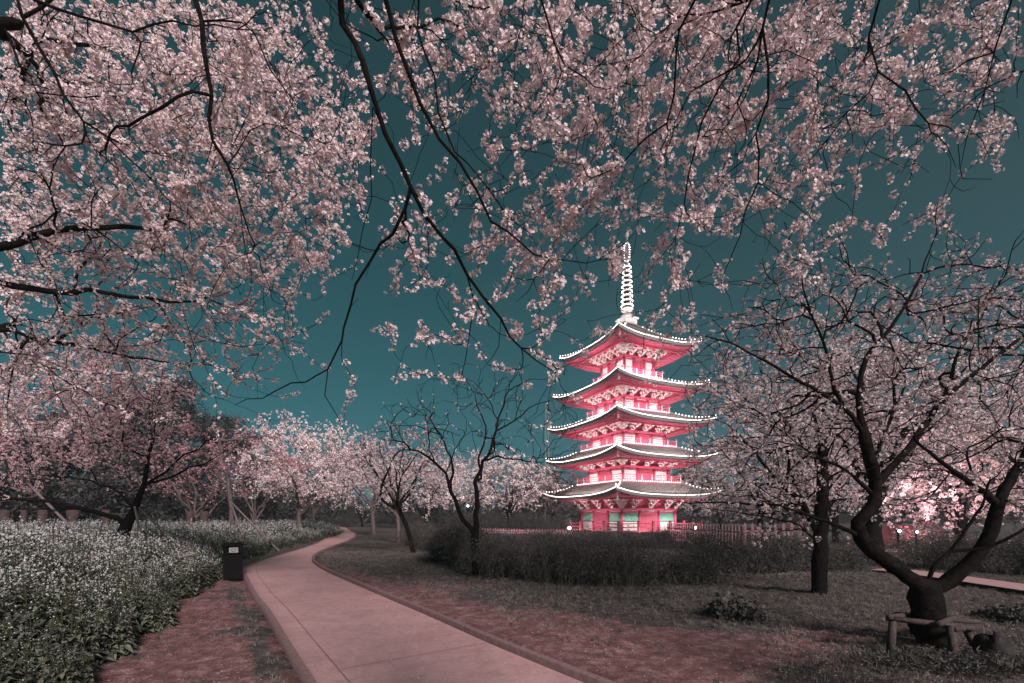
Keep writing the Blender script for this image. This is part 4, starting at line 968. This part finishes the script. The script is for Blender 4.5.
Z = np.where(rightd > 0, .07 + und * np.clip(rightd / .6, 0, 1), np.where(leftd > 0, -.02 + und * np.clip(leftd / .5, 0, 1) - .03 * np.exp(-(leftd / .3) ** 2), -.1))
inside = (rightd <= 0) & (leftd <= 0); far = np.hypot(PX, PY) > 60; Z[far & ~inside] = 0 - .0
for cx, cy, h_, s_ in [(5.9, 8.6, .10, .9), (4.9, 5.3, .02, .8), (7.2, 10.2, .22, 1.3)]: Z += np.where(rightd > .3, h_ * np.exp(-((PX - cx) ** 2 + (PY - cy) ** 2) / s_ ** 2), 0)
bare = np.where(rightd > 0, .72 * np.exp(-np.clip(rightd - .3, 0, 9) / .9) * np.clip(1.25 - PY / 14, .2, 1) , 0.)
bare = np.where((leftd > 0) & (PY < 16), .50 + .22 * np.sin(PX * 3.1 + np.sin(PY * 2.3)) * np.sin(PY * 2.7) - .42 * np.exp(-(np.abs(leftd - .25) / .18) ** 2), bare)  # darker turf band by the left path edge paints in the edge's shade
for px, py, s_, a in [(640, 640, 1.0, .3), (800, 642, .8, .34), (720, 660, .8, .3), (930, 632, .7, .2), (560, 622, .8, .2), (450, 590, 1.2, .15)]: g = G(px, py); bare += a * np.exp(-((PX - g[0]) ** 2 + ((PY - g[1]) * 1.6) ** 2) / s_ ** 2)
bare += np.where((np.hypot(PX + 4, PY - 10) < 0), 0, 0)
nxg, nyg = len(gx), len(gy); ii = (np.arange(nyg - 1)[:, None] * nxg + np.arange(nxg - 1)[None]).ravel()
go = build('ground', np.stack([PX, PY, Z], -1), [np.stack([ii, ii + 1, ii + nxg + 1, ii + nxg], -1)], 'ground', smooth=True); go['kind'] = 'structure'
a_ = go.data.attributes.new('bare', 'FLOAT', 'POINT'); a_.data.foreach_set('value', bare.astype(np.float32))
# grass tufts (uncountable)
def blade_tuft(seed, n=9, h=.07):
    q = np.random.default_rng(seed); V, F3 = [], []
    for i in range(n):
        b = q.normal(0, .022, 3); b[2] = 0; d = q.normal(0, .6, 2); hh = h * q.uniform(.4, 1.2); w_ = .0035; a = q.uniform(0, 6.3); s_ = np.array([math.cos(a), math.sin(a), 0]) * w_; k = len(V)
        m1 = b + np.array([d[0] * hh * .3, d[1] * hh * .3, hh * .6]); t1 = b + np.array([d[0] * hh, d[1] * hh, hh * .9])
        V += [b - s_, b + s_, m1 + s_ * .7, m1 - s_ * .7, t1 + s_ * .1, t1 - s_ * .1]; F3 += [[k, k + 1, k + 2, k + 3], [k + 3, k + 2, k + 4, k + 5]]
    return np.array(V), np.array(F3), np.zeros(2 * n, int)
GT = [blade_tuft(i) for i in range(8)]
def zrot(n):
    a = R.uniform(0, 6.28, n); c, s_ = np.cos(a), np.sin(a); z = np.zeros(n); o_ = np.ones(n)
    return np.stack([c, -s_, z, s_, c, z, z, z, o_], -1).reshape(n, 3, 3)
core = (PY > 3) & (PY < 20) & (np.abs(PX) < 13)
cand = np.where(core & ((rightd > .1) | ((leftd > .03) & (leftd < 2.2))))[0]
pz = np.clip(1.05 - bare[cand] * 2.2 + .35 * np.sin(PX[cand] * 2.3 + np.sin(PY[cand] * 1.9)), .04, 1) * np.where(PY[cand] < 12, 1, .7) * np.where(leftd[cand] > 0, .6, 1)
ps = cand[R.random(len(cand)) < pz * .95]; rep = np.repeat(ps, 2); gp_ = np.stack([PX[rep], PY[rep], Z[rep] - .004], -1); gp_[:, :2] += R.uniform(-.06, .06, (len(rep), 2))
go2 = scatter('grass', gp_, R.uniform(.45, 1.1, len(rep)), GT, ['grass'], None, rots=zrot(len(rep))); go2['kind'] = 'stuff'; print('grass', len(rep))

FP = []
for i in range(4):
    q = np.random.default_rng(600 + i); FP.append((np.array([(-.011, 0, .003), (0, -.006, 0), (.011, 0, .004), (0, .006, .001)]) * q.uniform(.8, 1.2), np.array([[0, 1, 2, 3]]), np.array([0])))
n = 14000; fx, fy = R.uniform(-6, 9, n), 3 + 13 * R.random(n) ** 1.5; kx = np.clip(np.searchsorted(gx, fx), 1, len(gx) - 1); ky = np.clip(np.searchsorted(gy, fy), 1, len(gy) - 1); gi = ky * len(gx) + kx
keep_ = R.random(n) < np.where((rightd[gi] > .1), .9, np.where(leftd[gi] > .05, .9, .35)) * (.35 + .65 * (np.sin(fx * 2.1 + np.sin(fy * 1.7)) > 0)); fz = np.where((rightd[gi] <= 0) & (leftd[gi] <= 0), PATH_Z + .006, Z[gi] + .025)
mkp = keep_ & ~((np.abs(rightd[gi]) < .2) | (np.abs(leftd[gi]) < .14))
fpo = scatter('fallen_petals', np.stack([fx, fy, fz], -1)[mkp], R.uniform(.7, 1.3, mkp.sum()), FP, ['petal_pale'], None, rots=zrot(int(mkp.sum()))); fpo['kind'] = 'stuff'

# ------------------------------------------------------------------ flower meadow (uncountable)
def meadow_plant(seed, h, nl, nfl, fs, ll, lw_):
    q = np.random.default_rng(seed); V, Fq, mi = [], [], []
    for stn in range(3):
        a = q.uniform(0, 6.3); lean = q.uniform(.02, .18); hh = h * q.uniform(.72, 1.08); top = np.array([math.cos(a) * lean, math.sin(a) * lean, hh]); k = len(V); w_ = .006
        V += [(-w_, 0, 0), (w_, 0, 0), top + (w_, 0, 0), top + (-w_, 0, 0)]; Fq.append([k, k + 1, k + 2, k + 3]); mi.append(2)
        for i in range(nl // 3):
            z = q.uniform(.05, .86); p = top * z; b = q.uniform(0, 6.3); sz = ll * (1.15 - .75 * z) * q.uniform(.6, 1.3); e = np.array([math.cos(b), math.sin(b), q.uniform(-.1, .7)]); e = unit(e); g = unit(np.cross(e, (0, 0, 1))); k = len(V); wl_ = sz * lw_
            tw = q.normal(0, .3) * wl_
            dn = np.array([0, 0, -1.]) * sz; up_ = np.array([0, 0, abs(tw) + wl_ * .25])
            V += [p, p + e * sz * .42 + g * wl_ + up_, p + e * sz + dn * .38, p + e * sz * .5 + dn * .06, p + e * sz * .42 - g * wl_ + up_]; Fq += [[k, k + 1, k + 2, k + 3], [k, k + 3, k + 2, k + 4]]; mi += [0, 0]
        for i in range(nfl // 3):
            c = top + q.normal(0, 1, 3) * (.04, .04, .055) - (0, 0, .04); nn = unit(q.normal(size=3) + (0, 0, .6)); u = unit(np.cross(nn, q.normal(size=3))); w2 = np.cross(nn, u); r_ = fs * q.uniform(.7, 1.2); k = len(V)
            for s4 in (0, 1):
                e1, e2 = (u, w2) if s4 == 0 else (w2, u); k = len(V); V += [c - e1 * r_, c - e2 * r_ * .3 + nn * r_ * .2, c + e1 * r_, c + e2 * r_ * .3 + nn * r_ * .2]; Fq.append([k, k + 1, k + 2, k + 3]); mi.append(1)
    return np.array(V, float), np.array(Fq), np.array(mi)
ME = {3: [meadow_plant(60 + i, 1.0, 54, 9, .014, .21, .34) for i in range(8)], 0: [meadow_plant(i, 1.15, 36, 24, .019, .2, .3) for i in range(8)], 1: [meadow_plant(20 + i, 1.15, 21, 15, .029, .24, .34) for i in range(6)], 2: [meadow_plant(40 + i, 1.15, 12, 12, .045, .3, .32) for i in range(5)]}
fe = np.array([(-3.9, 1.0), (-3.75, 3.2), (-4.05, 4.6), (-5.1, 6.6), (-6.3, 8.9), (-7.2, 11.3), (-8.1, 12.6), (-9.6, 14.2), (-10.2, 17.), (-10.6, 19.5), (-11.4, 22.), (-11.9, 25.), (-12.6, 29.), (-13.5, 34.), (-15, 40.), (-17, 46)])
def field(n, y0_, y1_, wmax, bias):
    y = R.uniform(y0_, y1_, n); xe = np.interp(y, fe[:, 1], fe[:, 0]) + .12 * np.sin(y * 5) + .1 * np.sin(y * 2.1); x = xe - .1 - wmax * R.random(n) ** bias; return np.stack([x, y, np.full(n, -.03)], -1), xe - x
allp = []
mo_parts = []
for key, n, a, b, wm, bi in ((3, 1500, 2.2, 7.4, 4.0, 1.2), (3, 1000, 5.5, 22, 1.2, 1.), (0, 2100, 4.8, 11, 6.5, .95), (1, 5200, 8.5, 24, 20, 1.2), (2, 7200, 20, 46, 42, 1.2)):
    p, de = field(n, a, b, wm, bi); p = p[(p[:, 0] / p[:, 1] > -1.35)]; de = np.interp(p[:, 1], fe[:, 1], fe[:, 0]) - p[:, 0]
    s_ = R.uniform(.62, 1.16, len(p)) * (1 + .10 * np.sin(p[:, 0] * 1.9) * np.sin(p[:, 1] * 1.6 + 1)) * np.clip(.52 + de * .24, .5, 1.) * np.where(p[:, 1] < 12, 1.06, 1.)
    mo_parts.append((p, s_, key))
mv, mf, mm_, mt_, off = [], [], [], [], 0
for p, s_, key in mo_parts:
    o = scatter('tmp', p, s_, ME[key], ['leaf_green', 'meadow_petal', 'stem'], None, rots=zrot(len(p)))
    me = o.data; nv = len(me.vertices); co = np.zeros(nv * 3, np.float32); me.vertices.foreach_get('co', co); lv = np.zeros(len(me.loops), np.int32); me.loops.foreach_get('vertex_index', lv); pm = np.zeros(len(me.polygons), np.int32); me.polygons.foreach_get('material_index', pm); tt = np.zeros(nv, np.float32); me.attributes['tint'].data.foreach_get('value', tt)
    mv.append(co.reshape(-1, 3)); mf.append(lv.reshape(-1, 4) + off); mm_.append(pm); mt_.append(tt); off += nv; bpy.data.objects.remove(o); bpy.data.meshes.remove(me)
mo = build('flower_meadow', np.vstack(mv), [np.vstack(mf)], ['leaf_green', 'meadow_petal', 'stem'], fmat=np.concatenate(mm_), tint=np.concatenate(mt_)); mo['kind'] = 'stuff'

# ------------------------------------------------------------------ bin, log frame, stone
bx = G(233, 579); bn = empty('litter_bin', (bx[0], bx[1], -.03), math.radians(30)); tag(bn, 'black litter bin with a pale symbol label, standing beside the path', 'litter bin')
mb = MB(); mb.box((0, 0, .36), (.42, .42, .62)); mb.box((0, 0, .03), (.36, .36, .06))
for x in (-.19, .19):
    for y in (-.19, .19): mb.box((x, y, .78), (.04, .04, .24))
mb.box((0, 0, .80), (.3, .3, .16))
mb.make('body', 'bin', bn)
mb = MB(); mb.box((0, 0, .915), (.5, .5, .05)); mb.box((0, 0, .95), (.42, .42, .03)); mb.make('lid', 'bin', bn)
mb = MB(); mb.box((.02, -.225, .79), (.2, .012, .13)); lbp = mb.make('label_plate', 'sign', bn)
mb = MB()   # recycling-like symbol marks
for k in range(3):
    a = math.radians(90 + 120 * k); c, s_ = math.cos(a), math.sin(a); q = [np.array([.02 + .04 * math.cos(a + t_), -.234, .79 + .04 * math.sin(a + t_)]) for t_ in (0.2, .7, 1.2, 1.7)]; mb.tube(q, .006, 4)
mb.make('symbol', 'bin', lbp)
mb = MB(); mb.box((-.225, .0, .79), (.012, .07, .16)); mb.make('label_plate', 'sign', bn)

fr = empty('tree_support', (P(935, 0, 5.3)[0], 5.3, 0)); tag(fr, 'low weathered log frame propped round the foot of the forked tree', 'log frame')
def fp(px, py, Y): q = P(px, py, Y); return q - np.array(fr.location)
for a, b in [((893, 621, 5.05), (890, 652, 5.0)), ((914, 618, 5.7), (913, 640, 5.7)), ((950, 628, 4.85), (957, 668, 4.75)), ((966, 632, 5.3), (979, 650, 5.2))]:
    mb = MB(); A, B = fp(*a), fp(*b); mb.tube([A + (0, 0, .03), (A + B) / 2, B - (0, 0, .08)], [.036, .04, .042], 8); mb.make('leg', 'rail_wood', fr, True)
for a, b in [((887, 618, 5.05), (981, 629, 4.85)), ((895, 614, 5.65), (980, 622, 5.4)), ((889, 617, 5.0), (915, 614, 5.8)), ((938, 624, 4.75), (962, 616, 5.7)), ((955, 629, 4.8), (980, 628, 5.3))]:
    mb = MB(); A, B = fp(*a), fp(*b); mb.tube([A, (A * .6 + B * .4) + R.normal(0, .012, 3), B], [.03, .034, .028], 8); mb.make('rail', 'rail_wood', fr, True)
def stone(label, c, d, name='boulder', seed=3):
    q = np.random.default_rng(seed); mb = MB(); k, n = 14, 9; b0 = 0; V = []
    for j in range(n):
        th = math.pi * j / (n - 1)
        for i in range(k):
            a = 2 * math.pi * i / k; s_ = 1 + .10 * math.sin(3 * a + j) + .08 * q.normal(); cx = math.copysign(abs(math.cos(a)) ** .7, math.cos(a)); sx = math.copysign(abs(math.sin(a)) ** .7, math.sin(a)); st = math.sin(th) ** .6
            V.append((c[0] + d[0] * st * cx * s_, c[1] + d[1] * st * sx * s_, c[2] + d[2] * math.copysign(abs(math.cos(th)) ** .7, math.cos(th)) * s_))
    Fq = [[j * k + i, j * k + (i + 1) % k, (j + 1) * k + (i + 1) % k, (j + 1) * k + i] for j in range(n - 1) for i in range(k)]
    o = build(name, V, [np.array(Fq)[:, ::-1]], 'rock', smooth=True); tag(o, label, 'rock')
q = P(994, 662, 4.75); stone('dark rounded boulder beside the right leg of the log frame', (q[0], q[1], .10), (.15, .15, .26))
mb = MB(); A, B = P(1008, 678, 4.9), P(1060, 668, 4.9); mb.tube([A, (A + B) / 2, B], .04, 8); tag(mb.make('log', 'rail_wood', None, True), 'fallen log lying at the bottom right corner past the boulder', 'log')
WD = [leaf_template(10, .055, .006, .035, 70 + i, 1.2) for i in range(5)]
n = 900; pts = np.stack([R.normal(4.45, .45, n), R.normal(4.62, .14, n), R.uniform(.0, .10, n)], -1); pts[:, 2] += .07
o = scatter('undergrowth', pts, R.uniform(.7, 1.4, n), WD, ['leaf_dark'], None); o['kind'] = 'stuff'

# ------------------------------------------------------------------ night air
hz = MB(); hz.box((0, 130, 17), (650, 400, 37)); M['haze'] = mh = bpy.data.materials.new('haze'); mh.use_nodes = True; nt = mh.node_tree; nt.nodes.clear()
ou = nt.nodes.new('ShaderNodeOutputMaterial'); pv = nt.nodes.new('ShaderNodeVolumePrincipled'); pv.inputs['Density'].default_value = .0024; pv.inputs['Color'].default_value = (.9, .9, .9, 1); pv.inputs['Anisotropy'].default_value = .55
nt.links.new(pv.outputs[0], ou.inputs['Volume']); ho = hz.make('haze', 'haze'); ho['kind'] = 'stuff'

# ------------------------------------------------------------------ light, sky, camera
SUN_EL, SUN_AZ = math.radians(30), math.radians(152)      # azimuth clockwise from +Y : behind and to the right
sd_ = np.array([math.sin(SUN_AZ) * math.cos(SUN_EL), math.cos(SUN_AZ) * math.cos(SUN_EL), math.sin(SUN_EL)])
ld = bpy.data.lights.new('sun', 'SUN'); ld.energy = 5.0; ld.angle = math.radians(10); ld.color = (1, .86, .86)
lo = bpy.data.objects.new('sun', ld); COL.objects.link(lo); lo.rotation_euler = Vector(-sd_).to_track_quat('-Z', 'Y').to_euler(); lo.location = (0, 0, 40)
W = bpy.data.worlds.new('World'); SC.world = W; W.use_nodes = True; nt = W.node_tree; bg = nt.nodes['Background']
sky = nt.nodes.new('ShaderNodeTexSky'); sky.sky_type = 'NISHITA'; sky.sun_disc = False; sky.sun_elevation = SUN_EL; sky.sun_rotation = SUN_AZ
bw = nt.nodes.new('ShaderNodeRGBToBW'); nt.links.new(sky.outputs[0], bw.inputs[0])
mx = nt.nodes.new('ShaderNodeMix'); mx.data_type = 'RGBA'; mx.blend_type = 'MULTIPLY'; mx.inputs[0].default_value = 1; mx.inputs[7].default_value = (.15, .93, 1.14, 1)
nt.links.new(bw.outputs[0], mx.inputs[6]); nt.links.new(mx.outputs[2], bg.inputs[0]); bg.inputs[1].default_value = .032
cd = bpy.data.cameras.new('camera'); cd.sensor_width = 36; cd.lens = 16; cd.shift_y = (HY - 341.5) / 1024; cd.clip_start = .05; cd.clip_end = 3000
co = bpy.data.objects.new('camera', cd); COL.objects.link(co); co.location = (0, 0, CZ); co.rotation_euler = (math.pi / 2, 0, 0); SC.camera = co
SC.view_settings.view_transform = 'Standard'; SC.view_settings.look = 'None'; SC.view_settings.exposure = .2; SC.view_settings.gamma = 1
SC.cycles.use_denoising = True; SC.cycles.max_bounces = 6; SC.cycles.transparent_max_bounces = 4; SC.cycles.use_light_tree = True
SC.cycles.caustics_reflective = False; SC.cycles.caustics_refractive = False; SC.cycles.sample_clamp_indirect = 4
